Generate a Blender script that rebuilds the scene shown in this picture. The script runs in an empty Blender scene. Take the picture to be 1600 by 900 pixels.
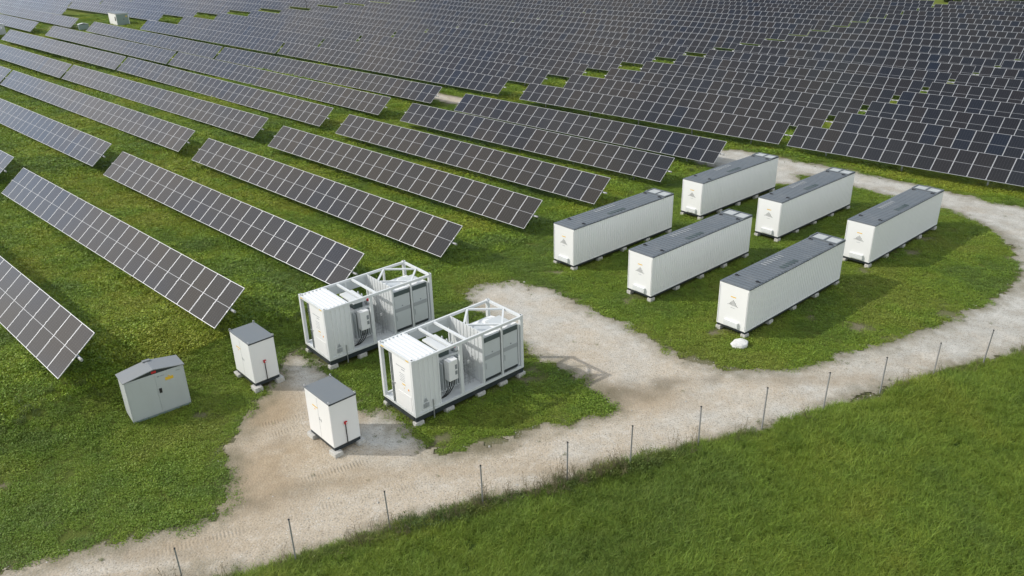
import bpy, bmesh, math, random
import numpy as np
from mathutils import Matrix, Vector
R = math.radians
random.seed(7); RNG = np.random.default_rng(11)
scene = bpy.context.scene
COL = scene.collection
# ------------------------------------------------------------------ camera
CAM_H, PITCH, ROLL, FPX = 18.773, R(24.566), R(1.5213), 1243.37
cd = bpy.data.cameras.new('camera'); cam = bpy.data.objects.new('camera', cd); COL.objects.link(cam)
cd.sensor_width = 36.0; cd.lens = FPX / 1600 * 36.0; cd.clip_end = 6000; cd.clip_start = 0.5
_sp, _cp, _sr, _cr = math.sin(PITCH), math.cos(PITCH), math.sin(ROLL), math.cos(ROLL)
_r0, _u0, _f = Vector((1, 0, 0)), Vector((0, _sp, _cp)), Vector((0, _cp, -_sp))
_right = _cr * _r0 - _sr * _u0; _up = _sr * _r0 + _cr * _u0
cam.matrix_world = Matrix(((_right.x, _up.x, -_f.x, 0), (_right.y, _up.y, -_f.y, 0), (_right.z, _up.z, -_f.z, CAM_H), (0, 0, 0, 1)))
scene.camera = cam
# ------------------------------------------------------------------ sky and sun
SUN_EL, SUN_AZ = R(37.0), R(176.0)           # azimuth of the sun itself, counter-clockwise from +X
SKY_STRENGTH, SUN_STRENGTH, EXPOSURE = 0.15, 2.15, 0.46
w = bpy.data.worlds.new('World'); scene.world = w; w.use_nodes = True
nt = w.node_tree; nt.nodes.clear()
sky = nt.nodes.new('ShaderNodeTexSky'); sky.sky_type = 'NISHITA'; sky.sun_disc = False
sky.sun_elevation = SUN_EL; sky.sun_rotation = math.pi / 2 - SUN_AZ; sky.altitude = 100; sky.dust_density = 1.5; sky.air_density = 1.0
tc = nt.nodes.new('ShaderNodeTexCoord'); mp = nt.nodes.new('ShaderNodeMapping'); mp.inputs['Scale'].default_value = (1.0, 1.0, 2.2)
ns = nt.nodes.new('ShaderNodeTexNoise'); ns.inputs['Scale'].default_value = 4.6; ns.inputs['Detail'].default_value = 5; ns.inputs['Roughness'].default_value = 0.5
rp = nt.nodes.new('ShaderNodeValToRGB'); rp.color_ramp.elements[0].position = 0.42; rp.color_ramp.elements[1].position = 0.60
rp.color_ramp.elements[1].color = (0.85, 0.85, 0.85, 1)
mx = nt.nodes.new('ShaderNodeMix'); mx.data_type = 'RGBA'; mx.inputs[7].default_value = (5.45, 5.55, 5.4, 1)
bg = nt.nodes.new('ShaderNodeBackground'); bg.inputs['Strength'].default_value = SKY_STRENGTH
out = nt.nodes.new('ShaderNodeOutputWorld')
L = nt.links
L.new(tc.outputs['Generated'], mp.inputs[0]); L.new(mp.outputs[0], ns.inputs['Vector']); L.new(mp.outputs[0], ns.inputs['Vector'])
# cloud cover weighted away from the sun, added to fill the shaded container sides
dt = nt.nodes.new('ShaderNodeVectorMath'); dt.operation = 'DOT_PRODUCT'; dt.inputs[1].default_value = (.66, -.72, .05); L.new(tc.outputs['Generated'], dt.inputs[0])
ad = nt.nodes.new('ShaderNodeMath'); ad.operation = 'MULTIPLY_ADD'; L.new(dt.outputs['Value'], ad.inputs[0]); ad.inputs[1].default_value = .12; L.new(ns.outputs['Fac'], ad.inputs[2]); L.new(ad.outputs[0], rp.inputs[0])
L.new(rp.outputs[0], mx.inputs[0]); L.new(sky.outputs[0], mx.inputs[6])
# warm cloud added near the sun to lend the panels a warm sheen
dv = nt.nodes.new('ShaderNodeVectorMath'); dv.operation = 'DOT_PRODUCT'; dv.inputs[1].default_value = (math.cos(SUN_EL) * math.cos(SUN_AZ), math.cos(SUN_EL) * math.sin(SUN_AZ), math.sin(SUN_EL)); L.new(tc.outputs['Generated'], dv.inputs[0])
mr = nt.nodes.new('ShaderNodeMapRange'); mr.inputs[1].default_value = .70; mr.inputs[2].default_value = .95; L.new(dv.outputs['Value'], mr.inputs[0])
n2_ = nt.nodes.new('ShaderNodeTexNoise'); n2_.inputs['Scale'].default_value = 7.0; n2_.inputs['Detail'].default_value = 4; L.new(mp.outputs[0], n2_.inputs['Vector'])
r2_ = nt.nodes.new('ShaderNodeValToRGB'); r2_.color_ramp.elements[0].position = .42; r2_.color_ramp.elements[1].position = .56; L.new(n2_.outputs['Fac'], r2_.inputs[0])
mm = nt.nodes.new('ShaderNodeMath'); mm.operation = 'MULTIPLY'; L.new(mr.outputs[0], mm.inputs[0]); L.new(r2_.outputs[0], mm.inputs[1])
mv = nt.nodes.new('ShaderNodeMix'); mv.data_type = 'RGBA'; mv.inputs[7].default_value = (8.6, 7.7, 6.7, 1); L.new(mm.outputs[0], mv.inputs[0]); L.new(mx.outputs[2], mv.inputs[6]); L.new(mv.outputs[2], bg.inputs[0]); L.new(bg.outputs[0], out.inputs[0])
sd_ = bpy.data.lights.new('sun', 'SUN'); sd_.energy = SUN_STRENGTH; sd_.angle = R(0.8); sd_.color = (1.0, 0.965, 0.915)
sun = bpy.data.objects.new('sun', sd_); COL.objects.link(sun)
_to = Vector((math.cos(SUN_EL) * math.cos(SUN_AZ), math.cos(SUN_EL) * math.sin(SUN_AZ), math.sin(SUN_EL)))
sun.rotation_euler = _to.to_track_quat('Z', 'Y').to_euler(); sun.location = (0, 0, 60)
vs = scene.view_settings; vs.view_transform = 'Standard'; vs.look = 'None'; vs.exposure = EXPOSURE; vs.gamma = 1.0; vs.use_curve_mapping = False
scene.render.resolution_x, scene.render.resolution_y = 1024, 576
scene.cycles.max_bounces = 6; scene.cycles.diffuse_bounces = 3; scene.cycles.glossy_bounces = 3; scene.cycles.transmission_bounces = 2

def project(P):
    """world points -> photo pixels (1600 wide) and depth; used only to decide what can be seen"""
    P = np.asarray(P, float); q = P - np.array([0, 0, CAM_H])
    x = q @ np.array(_right); y = q @ np.array(_up); d = q @ np.array(_f)
    d = np.where(d < 0.1, 0.1, d)
    return 800 + x / d * FPX, 450 - y / d * FPX, d
# ------------------------------------------------------------------ ground shape
AZ, TILT, SLOPE_LEN, AXIS_H, LOW_H = R(-43.99), R(38.8), 2.424, 1.41, 0.65
E_AL = np.array([math.cos(AZ), math.sin(AZ)]); E_AC = np.array([-math.sin(AZ), math.cos(AZ)])
AC0, PITCH_ROW = 7.72, 7.24
ROAD = [[-17.26,18.35],[-8.69,19.5],[-7.6,20.08],[-5.42,20.92],[-3.77,21.7],[-1.12,22.52],[0.98,23.46],[2.2,24.0],[3.71,24.62],[6.02,25.2],[7.38,25.72],[10.23,26.85],[12.99,27.97],[16.03,29.42],[18.91,30.73],[21.8,31.78],[24.77,32.77],[31.05,35.62],[39.05,39.86],[43.55,45.38],[41.07,49.66],[38.62,51.14],[36.05,52.71],[34.25,55.16],[32.13,58.48],[27.85,62.54],[23.16,66.68],[20.39,69.73],[17.87,69.99],[16.1,67.18],[17.43,64.65],[21.53,61.49],[23.64,61.66],[26.37,58.83],[28.4,55.65],[30.51,53.3],[31.34,49.05],[30.98,45.54],[29.73,42.49],[28.35,40.38],[25.61,38.06],[22.17,36.0],[18.86,34.46],[16.07,33.0],[13.27,31.94],[11.68,31.61],[10.21,31.63],[9.17,32.21],[7.92,33.44],[6.45,35.84],[4.13,38.74],[2.19,41.19],[0.01,42.31],[-2.03,41.99],[-2.76,40.72],[-2.29,38.73],[-0.39,36.02],[0.49,34.29],[1.43,33.04],[2.55,31.74],[3.18,30.59],[3.9,29.35],[4.29,28.72],[3.36,28.19],[1.98,27.78],[0.36,27.12],[-1.19,26.35],[-2.32,25.94],[-2.96,25.92],[-3.57,26.55],[-4.4,27.61],[-5.68,29.2],[-6.94,29.26],[-7.59,31.41],[-8.5,32.31],[-8.9,33.1],[-10.55,34.7],[-11.32,33.97],[-11.29,32.45],[-11.27,30.93],[-11.52,29.48],[-11.71,28.61],[-11.69,27.49],[-11.81,26.61],[-11.23,25.02],[-10.57,23.39],[-10.94,22.54],[-12.37,22.1],[-13.47,21.5],[-14.95,20.91],[-15.98,20.41],[-17.05,20.05],[-18.01,19.55]]
TPS_PTS = [[-37.3,56.4,1.07],[-14.5,34.4,0.66],[-32.3,61.7,0.76],[-9.5,39.7,0.2],[-27.1,66.7,0.48],[-4.3,44.6,-0.1],[-22.0,71.7,0.26],[0.9,49.6,-0.28],[-16.8,76.7,0.08],[6.1,54.6,-0.38],[-11.1,81.8,0.01],[11.8,59.7,-0.42],[-5.8,86.4,-0.06],[17.0,64.4,-0.43],[-19.6,29.7,0.84],[-64.0,102.7,1.33],[-59.3,108.3,1.02],[-53.7,112.9,1.15],[-48.6,118.0,0.97],[-43.1,122.8,0.82],[-34.5,124.5,1.18],[-24.6,135.1,0.93],[-14.2,145.2,0.75],[-3.9,155.4,0.31],[1.1,160.6,0.17],[-89.3,147.2,1.79],[-78.8,157.3,1.74],[-64.3,163.4,1.9],[-53.8,173.4,1.72],[-43.2,183.3,1.4],[-32.7,193.3,1.19],[-89.7,157.7,1.9],[-70.0,168.9,2.06],[-53.9,183.5,1.81],[-39.2,58.6,1.36],[-34.2,63.9,0.93],[-24.0,74.2,0.48],[-13.7,84.3,0.12],[-1.0,92.2,0.44],[9.2,102.5,0.12],[19.7,112.4,-0.02],[30.4,122.3,-0.26],[46.4,137.0,-0.5],[57.3,146.6,-0.45],[68.0,156.4,-0.23],[23.7,68.4,0.04],[34.3,78.2,-0.2],[45.1,87.9,-0.34],[56.0,97.6,-0.49],[61.4,102.4,-0.6],[37.4,55.2,-0.14]]
PADS = [(2.6,45,-.2),(10.7,49.9,-.2),(6.5,40.4,-.2),(14.6,45.3,-.2),(10.4,36,-.2),(18.5,40.9,-.2),(12,53.2,-.2),(20.2,58,-.25),(16,48.8,-.2),(24.2,53.6,-.22),(20,44.2,-.2),(28,49.1,-.2),
 (-10.2,34.6,-.2),(-8.6,32.7,-.2),(-4,36.6,-.2),(-5.7,29.7,-.2),(-4.1,27.8,-.2),(.45,31.8,-.2),(-1.1,33.6,-.2),(-11.8,31.2,-.2),(-12.9,32.4,-.18),(-7.2,26,-.2),(-8.5,27.3,-.2),(-16.3,28.6,-.2),(-14.4,30.2,-.2),(-16.9,29.4,-.2),(-15,31.3,-.15),
 (-10.5,18.9,-.2),(-1.2,22.6,-.2),(7.1,25.8,-.2),(15.8,29.3,-.2),(24.8,33,-.2),(-18,19.5,-.2),(-11,24,-.2),(-17,24,-.2),(-23,25,-.1),(4,30,-.2),(2,36,-.2),(8,34.5,-.2),(16,33.2,-.2),(25,38,-.2),(31,48,-.2),(27,58,-.3),(34,56,-.3),(42,46,-.2),
 (-10,10,-.2),(5,16,-.25),(20,22,-.3),(35,30,-.3),(60,45,-.3),(45,20,-.4),(-40,20,.6),(-60,60,1.6),(-110,100,2.6),(-160,160,3.2),(-150,260,2.6),(0,260,.2),(120,220,-.6),(140,120,-.8),(100,60,-.6)]
for _x, _y, _z, _s in [[-37.3091,56.4491,1.724,-0.0132],[-32.3066,61.7254,1.4141,-0.0177],[-27.1039,66.6581,1.1337,-0.0185],[-21.9628,71.6979,0.9081,-0.0169],[-16.7726,76.6954,0.7275,-0.0145],[-11.0911,81.7626,0.6574,-0.0136],[-5.7977,86.4048,0.5901,-0.0117]]:
    for _d in (8.0, 16.0, 24.0): PADS.append((_x + .7195 * _d, _y - .6945 * _d, _z + _d * math.sin(_s) - .70))
_cp_ = np.array([(a, b) for a, b, c in TPS_PTS] + [(a, b) for a, b, c in PADS]); _cz = np.array([c for a, b, c in TPS_PTS] + [c for a, b, c in PADS])
def _phi(r2): return np.where(r2 > 1e-9, 0.5 * r2 * np.log(np.maximum(r2, 1e-12)), 0.0)
_n = len(_cp_); _K = _phi(((_cp_[:, None] - _cp_[None]) ** 2).sum(-1)) + np.eye(_n) * 3.0
_Q = np.c_[np.ones(_n), _cp_]; _A = np.block([[_K, _Q], [_Q.T, np.zeros((3, 3))]])
_co = np.linalg.solve(_A, np.r_[_cz, 0, 0, 0])
def ground(P):
    P = np.atleast_2d(np.asarray(P, float))[:, :2]; out = np.empty(len(P))
    for s in range(0, len(P), 40000):
        q = P[s:s + 40000]; k = _phi(((q[:, None] - _cp_[None]) ** 2).sum(-1))
        out[s:s + 40000] = k @ _co[:_n] + _co[_n] + q @ _co[_n + 1:]
    far = np.clip((np.hypot(P[:, 0], P[:, 1] - 100) - 230) / 200, 0, 1)
    out = np.clip(out, -1.2, 4.2) * (1 - far)
    return out
def gz(x, y): return float(ground([(x, y)])[0])
# value noise used to scatter plants and roughen edges
_LAT = RNG.random((256, 256))
def vnoise(x, y, s):
    x = np.asarray(x) / s + 531.7; y = np.asarray(y) / s + 217.3
    i, j = np.floor(x).astype(int), np.floor(y).astype(int); u, v = x - i, y - j
    u, v = u * u * (3 - 2 * u), v * v * (3 - 2 * v)
    g = lambda a, b: _LAT[a & 255, b & 255]
    return (g(i, j) * (1 - u) + g(i + 1, j) * u) * (1 - v) + (g(i, j + 1) * (1 - u) + g(i + 1, j + 1) * u) * v
def poly_sd(P, poly):
    P = np.asarray(P, float); A = np.array(poly); B = np.roll(A, -1, 0)
    out = np.empty(len(P))
    for s in range(0, len(P), 60000):
        q = P[s:s + 60000]; d2 = np.full(len(q), 1e9); ins = np.zeros(len(q), bool)
        for a, b in zip(A, B):
            ab = b - a; t = np.clip(((q - a) @ ab) / (ab @ ab + 1e-12), 0, 1)
            d2 = np.minimum(d2, ((q - a - t[:, None] * ab) ** 2).sum(1))
            c = (a[1] > q[:, 1]) != (b[1] > q[:, 1])
            xi = (b[0] - a[0]) * (q[:, 1] - a[1]) / (b[1] - a[1] + 1e-12) + a[0]
            ins ^= c & (q[:, 0] < xi)
        d = np.sqrt(d2); out[s:s + 60000] = np.where(ins, -d, d)
    return out
def alac(al, ac): return tuple(E_AL * al + E_AC * ac)
LANE = [alac(a, c) for a, c in ((-95, 60.9), (-60, 61.1), (-40, 61.0), (-34, 60.6), (-30, 59.4), (-27, 57), (-24.5, 58.5), (-26.5, 61.5), (-30, 63.3), (-36, 63.9), (-60, 64.0), (-95, 63.8))]
def road_sd(P):
    return np.minimum(poly_sd(P, ROAD), poly_sd(P, LANE))
def rough(x, y): return (vnoise(x, y, 2.6) - .5) * .25 + (vnoise(x, y, .9) - .5) * .3 + (vnoise(x, y, .3) - .5) * .55
FENCE = [(-10.5,18.9),(-7.34,20.16),(-4.39,21.44),(-1.24,22.6),(1.84,23.72),(4.3,24.64),(7.14,25.77),(10.0,26.95),(12.89,28.07),(15.83,29.33),(18.77,30.62),(21.53,31.56)]
_fx = np.array([-60] + [p[0] for p in FENCE] + [31, 39, 60]); _fy = np.array([0.5] + [p[1] for p in FENCE] + [35.4, 39.6, 52])
def beyond(x, y): return (np.interp(x, _fx, _fy) - y) * .92        # >0 on the meadow side of the fence
def fieldness(x, y):
    al = x * E_AL[0] + y * E_AL[1]; ac = x * E_AC[0] + y * E_AC[1]
    f = np.maximum(np.clip((-32.6 + (ac < 20) * -1.2 - al) / 1.5, 0, 1), np.clip((ac - 64.0) / 1.0, 0, 1))
    return np.where(beyond(x, y) > -1, 0, f)
# ------------------------------------------------------------------ materials
def nodes(name):
    m = bpy.data.materials.new(name); m.use_nodes = True; t = m.node_tree
    return m, t, t.nodes['Principled BSDF']
def N(t, typ, **kw):
    n = t.nodes.new(typ)
    for k, v in kw.items():
        if isinstance(k, str) and hasattr(n, k): setattr(n, k, v)
        else: n.inputs[k.replace('_', ' ')].default_value = v
    return n
def ramp(t, fac, stops):
    r = t.nodes.new('ShaderNodeValToRGB'); e = r.color_ramp.elements
    while len(e) < len(stops): e.new(.5)
    for i, (p, c) in enumerate(stops): e[i].position = p; e[i].color = (*c, 1) if len(c) == 3 else c
    t.links.new(fac, r.inputs[0]); return r.outputs[0]
def mixc(t, fac, a, b, mode='MIX'):
    m = t.nodes.new('ShaderNodeMix'); m.data_type = 'RGBA'; m.blend_type = mode
    for s, v in ((0, fac), (6, a), (7, b)):
        if hasattr(v, 'is_linked'): t.links.new(v, m.inputs[s])
        else: m.inputs[s].default_value = v if not isinstance(v, tuple) else (*v, 1)[:4]
    return m.outputs[2]
def noise(t, scale, detail=3, rough=.55, vec=None, dim='3D'):
    n = t.nodes.new('ShaderNodeTexNoise'); n.inputs['Scale'].default_value = scale; n.inputs['Detail'].default_value = detail; n.inputs['Roughness'].default_value = rough
    if vec is not None: t.links.new(vec, n.inputs['Vector'])
    return n.outputs['Fac']
def objco(t): return t.nodes.new('ShaderNodeTexCoord').outputs['Object']
def bump(t, b, h, dist=.02, strength=.5):
    n = t.nodes.new('ShaderNodeBump'); n.inputs['Distance'].default_value = dist; n.inputs['Strength'].default_value = strength
    t.links.new(h, n.inputs['Height']); t.links.new(n.outputs[0], b.inputs['Normal'])
def paint(name, col, rough=.45, dirt=.12, metal=0.0, dirtcol=(.25, .22, .17), scale=1.6):
    m, t, b = nodes(name); co = objco(t)
    mp = t.nodes.new('ShaderNodeMapping'); mp.inputs['Scale'].default_value = (1, 1, .35); t.links.new(co, mp.inputs[0])
    n = noise(t, scale, 6, .65, mp.outputs[0]); f = ramp(t, n, [(.45, (0, 0, 0)), (.8, (1, 1, 1))])
    mu = N(t, 'ShaderNodeMath', operation='MULTIPLY'); t.links.new(f, mu.inputs[0]); mu.inputs[1].default_value = dirt
    t.links.new(mixc(t, mu.outputs[0], col, dirtcol), b.inputs['Base Color'])
    b.inputs['Roughness'].default_value = rough; b.inputs['Metallic'].default_value = metal
    return m
M = {}
M['white'] = paint('white_paint', (.76, .765, .755), .42, .07, dirtcol=(.42, .42, .40))
M['white_dirty'] = paint('white_paint_weathered', (.66, .68, .675), .5, .16, dirtcol=(.36, .36, .34))
M['frame_white'] = paint('station_frame_paint', (.62, .64, .635), .5, .12, dirtcol=(.36, .36, .34))
M['roof_grey'] = paint('grey_roof_paint', (.115, .132, .145), .5, .25, dirtcol=(.26, .26, .25))
M['cab_grey'] = paint('grey_cabinet_roof', (.15, .165, .17), .5, .15)
M['skid'] = paint('dark_skid_paint', (.022, .03, .036), .5, .3, dirtcol=(.12, .11, .09))
M['black'] = paint('black_plastic', (.012, .012, .014), .5, .1)
M['kiosk'] = paint('pale_grey_kiosk', (.44, .47, .465), .5, .12)
M['kiosk_roof'] = paint('kiosk_roof_grey', (.20, .213, .218), .6, .2)
M['panel_grey'] = paint('pale_grey_panel', (.50, .53, .535), .45, .1)
M['louver'] = paint('dark_louver', (.06, .085, .085), .5, .1)
M['mid_grey'] = paint('mid_grey_mark', (.33, .35, .36), .5, .05)
M['text_grey'] = paint('grey_lettering', (.22, .24, .25), .5, 0)
M['logo'] = paint('charcoal_lettering', (.05, .055, .06), .5, 0)
M['yellow'] = paint('yellow_label', (.72, .45, .03), .5, .05)
M['orange'] = paint('orange_label', (.75, .33, .04), .5, .05)
M['red'] = paint('red_plastic', (.45, .02, .025), .4, .05)
M['steel'] = paint('galvanised_steel', (.42, .43, .44), .45, .25, .6, (.2, .19, .18))
M['post'] = paint('weathered_post_steel', (.27, .27, .27), .6, .3, .2, (.2, .15, .1))
M['green_grey'] = paint('grey_green_cabinet', (.20, .26, .25), .5, .15)
M['skylight'] = paint('pale_fan_cover', (.42, .44, .43), .4, .35, dirtcol=(.2, .22, .22))
def concrete():
    m, t, b = nodes('concrete'); co = objco(t); n = noise(t, 9, 6, .7, co)
    t.links.new(ramp(t, n, [(.3, (.34, .33, .30)), (.7, (.58, .57, .53))]), b.inputs['Base Color']); b.inputs['Roughness'].default_value = .9
    bump(t, b, noise(t, 60, 4, .6, co), .01, .4); return m
M['concrete'] = concrete()
def stone(name, a, c, sc=2.5):
    m, t, b = nodes(name); co = objco(t); n = noise(t, sc, 7, .65, co)
    t.links.new(ramp(t, n, [(.3, a), (.7, c)]), b.inputs['Base Color']); b.inputs['Roughness'].default_value = .9
    bump(t, b, noise(t, sc * 6, 5, .6, co), .03, .5); return m
M['boulder'] = stone('pale_stone', (.50, .50, .48), (.74, .74, .71))
M['pebble'] = stone('grey_pebble', (.26, .25, .22), (.52, .50, .45), 5)
M['rubber'] = paint('black_cable', (.015, .015, .015), .6, .0)
def glass_mat():
    m, t, b = nodes('solar_cell_glass'); co = objco(t); oi = t.nodes.new('ShaderNodeObjectInfo')
    base = ramp(t, oi.outputs['Random'], [(0, (.009, .013, .022)), (.10, (.012, .014, .019)), (.45, (.014, .0142, .016)), (.85, (.018, .016, .016)), (1, (.013, .015, .019))])
    sx = N(t, 'ShaderNodeSeparateXYZ'); t.links.new(co, sx.inputs[0])
    def lines(sock, pitch, wd):
        a = N(t, 'ShaderNodeMath', operation='ADD'); t.links.new(sock, a.inputs[0]); a.inputs[1].default_value = 50 * pitch
        q = N(t, 'ShaderNodeMath', operation='MODULO'); t.links.new(a.outputs[0], q.inputs[0]); q.inputs[1].default_value = pitch
        l = N(t, 'ShaderNodeMath', operation='LESS_THAN'); t.links.new(q.outputs[0], l.inputs[0]); l.inputs[1].default_value = wd
        return l.outputs[0]
    lx = lines(sx.outputs[0], .2085, .012); ly = lines(sx.outputs[1], .107, .004)
    mxm = N(t, 'ShaderNodeMath', operation='MAXIMUM'); t.links.new(lx, mxm.inputs[0]); t.links.new(ly, mxm.inputs[1])
    mu = N(t, 'ShaderNodeMath', operation='MULTIPLY'); t.links.new(mxm.outputs[0], mu.inputs[0]); mu.inputs[1].default_value = .12
    t.links.new(mixc(t, mu.outputs[0], base, (.35, .36, .38)), b.inputs['Base Color'])
    b.inputs['Roughness'].default_value = .12; b.inputs['IOR'].default_value = 1.40
    b.inputs['Specular Tint'].default_value = (.94, .98, .95, 1)
    bump(t, b, noise(t, 1.1, 2, .5, co), .004, .35)
    return m
M['glass'] = glass_mat()
M['frame'] = paint('module_frame_aluminium', (.43, .44, .455), .42, .05, .3)
M['seam'] = paint('module_centre_seam', (.30, .31, .325), .4, 0)
M['back'] = paint('module_back_sheet', (.30, .31, .32), .6, .1)
def leaf(name, tint=(1, 1, 1), trans=.22):
    m, t, b = nodes(name); a = t.nodes.new('ShaderNodeAttribute'); a.attribute_type = 'INSTANCER'; a.attribute_name = 'gcol'
    v = t.nodes.new('ShaderNodeAttribute'); v.attribute_name = 'shade'
    c = mixc(t, 1.0, a.outputs['Color'], v.outputs['Color'], 'MULTIPLY')
    t.links.new(c, b.inputs['Base Color']); b.inputs['Roughness'].default_value = .55
    b.inputs['Specular IOR Level'].default_value = .25
    tr = t.nodes.new('ShaderNodeBsdfTranslucent'); t.links.new(c, tr.inputs['Color'])
    mxs = t.nodes.new('ShaderNodeMixShader'); mxs.inputs[0].default_value = trans
    t.links.new(b.outputs[0], mxs.inputs[1]); t.links.new(tr.outputs[0], mxs.inputs[2])
    t.links.new(mxs.outputs[0], t.nodes['Material Output'].inputs['Surface']); return m
M['leaf'] = leaf('grass_leaf')
def ground_mat():
    m, t, b = nodes('meadow_soil_and_turf'); co = objco(t)
    z = t.nodes.new('ShaderNodeAttribute'); z.attribute_name = 'zone'; s = N(t, 'ShaderNodeSeparateColor'); t.links.new(z.outputs['Color'], s.inputs[0])
    n1 = noise(t, .16, 4, .6, co); n2 = noise(t, 1.7, 5, .7, co); n3 = noise(t, 14, 4, .7, co)
    lawn = mixc(t, n2, (.085, .120, .026), (.150, .185, .036)); lawn = mixc(t, ramp(t, n1, [(.4, (0, 0, 0)), (.7, (1, 1, 1))]), lawn, (.14, .155, .036))
    field = mixc(t, ramp(t, n1, [(.35, (0, 0, 0)), (.65, (1, 1, 1))]), (.12, .165, .026), (.21, .23, .034)); field = mixc(t, n2, mixc(t, .5, field, (.09, .125, .024)), field)
    lush = mixc(t, n2, (.045, .085, .018), (.085, .13, .026))
    c = mixc(t, s.outputs[0], lawn, field); c = mixc(t, s.outputs[1], c, lush)
    soil = mixc(t, n3, (.16, .135, .09), (.33, .29, .21))
    c = mixc(t, s.outputs[2], c, soil)
    c = mixc(t, mixc(t, .75, n3, (0, 0, 0)), c, (.02, .03, .008))
    t.links.new(c, b.inputs['Base Color']); b.inputs['Roughness'].default_value = .95; b.inputs['Specular IOR Level'].default_value = .1
    bump(t, b, mixc(t, .4, n3, n2), .25, .8); return m
M['ground'] = ground_mat()
def gravel_mat():
    m, t, b = nodes('sandy_gravel'); co = objco(t)
    at = t.nodes.new('ShaderNodeAttribute'); at.attribute_name = 'road'; s = N(t, 'ShaderNodeSeparateColor'); t.links.new(at.outputs['Color'], s.inputs[0])
    n1 = noise(t, .45, 5, .65, co); n2 = noise(t, 2.6, 8, .78, co); n3 = noise(t, 16, 5, .8, co)
    sand = mixc(t, n2, (.37, .31, .23), (.57, .505, .405)); grey = mixc(t, n2, (.37, .362, .325), (.58, .57, .52))
    f = N(t, 'ShaderNodeMath', operation='MULTIPLY_ADD'); t.links.new(n1, f.inputs[0]); f.inputs[1].default_value = 1.6; t.links.new(s.outputs[0], f.inputs[2])
    f2 = N(t, 'ShaderNodeMath', operation='SUBTRACT'); t.links.new(f.outputs[0], f2.inputs[0]); f2.inputs[1].default_value = .8
    c = mixc(t, ramp(t, f2.outputs[0], [(.1, (0, 0, 0)), (.8, (1, 1, 1))]), sand, grey)
    vo = t.nodes.new('ShaderNodeTexVoronoi'); vo.inputs['Scale'].default_value = 11; t.links.new(co, vo.inputs['Vector'])
    peb = ramp(t, vo.outputs['Distance'], [(.12, (.8, .8, .8)), (.42, (0, 0, 0))])
    vc = N(t, 'ShaderNodeSeparateColor'); t.links.new(vo.outputs['Color'], vc.inputs[0])
    c = mixc(t, peb, c, mixc(t, vc.outputs[0], (.12, .11, .09), (.62, .60, .55)))
    c = mixc(t, ramp(t, n3, [(.34, (.75, .75, .75)), (.48, (0, 0, 0))]), c, (.13, .115, .085))
    n4 = noise(t, .8, 6, .75, co); c = mixc(t, ramp(t, n4, [(.50, (0, 0, 0)), (.70, (.35, .35, .35))]), c, mixc(t, n2, (.24, .19, .125), (.40, .33, .24)))
    c = mixc(t, ramp(t, noise(t, 1.3, 6, .8, co), [(.54, (0, 0, 0)), (.70, (.45, .45, .45))]), c, mixc(t, n2, (.48, .46, .42), (.66, .64, .58)))
    tr = t.nodes.new('ShaderNodeAttribute'); tr.attribute_name = 'tread'; ts = N(t, 'ShaderNodeSeparateColor'); t.links.new(tr.outputs['Color'], ts.inputs[0])
    c = mixc(t, ts.outputs[1], c, mixc(t, n2, (.20, .15, .095), (.44, .345, .225)))
    # damp, trodden patches, painted vignette falloff and the earthy fringe
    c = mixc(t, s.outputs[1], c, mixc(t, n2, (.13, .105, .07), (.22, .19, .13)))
    c = mixc(t, s.outputs[2], c, mixc(t, n3, (.09, .08, .05), (.22, .20, .13)))
    t.links.new(c, b.inputs['Base Color']); b.inputs['Roughness'].default_value = .95; b.inputs['Specular IOR Level'].default_value = .15
    wv = t.nodes.new('ShaderNodeTexWave'); wv.inputs['Scale'].default_value = 1.0; wv.inputs['Distortion'].default_value = .6
    mpw = t.nodes.new('ShaderNodeMapping'); mpw.inputs['Rotation'].default_value = (0, 0, -.42); mpw.inputs['Scale'].default_value = (2.5, 2.5, 2.5); t.links.new(co, mpw.inputs[0]); t.links.new(mpw.outputs[0], wv.inputs['Vector'])
    trd = N(t, 'ShaderNodeMath', operation='MULTIPLY'); t.links.new(ts.outputs[0], trd.inputs[0]); t.links.new(wv.outputs['Fac'], trd.inputs[1])
    hh0 = mixc(t, .5, n3, vo.outputs['Distance']); hh = mixc(t, trd.outputs[0], hh0, (0, 0, 0))
    bump(t, b, hh, .05, .7); return m
M['gravel'] = gravel_mat()
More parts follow.
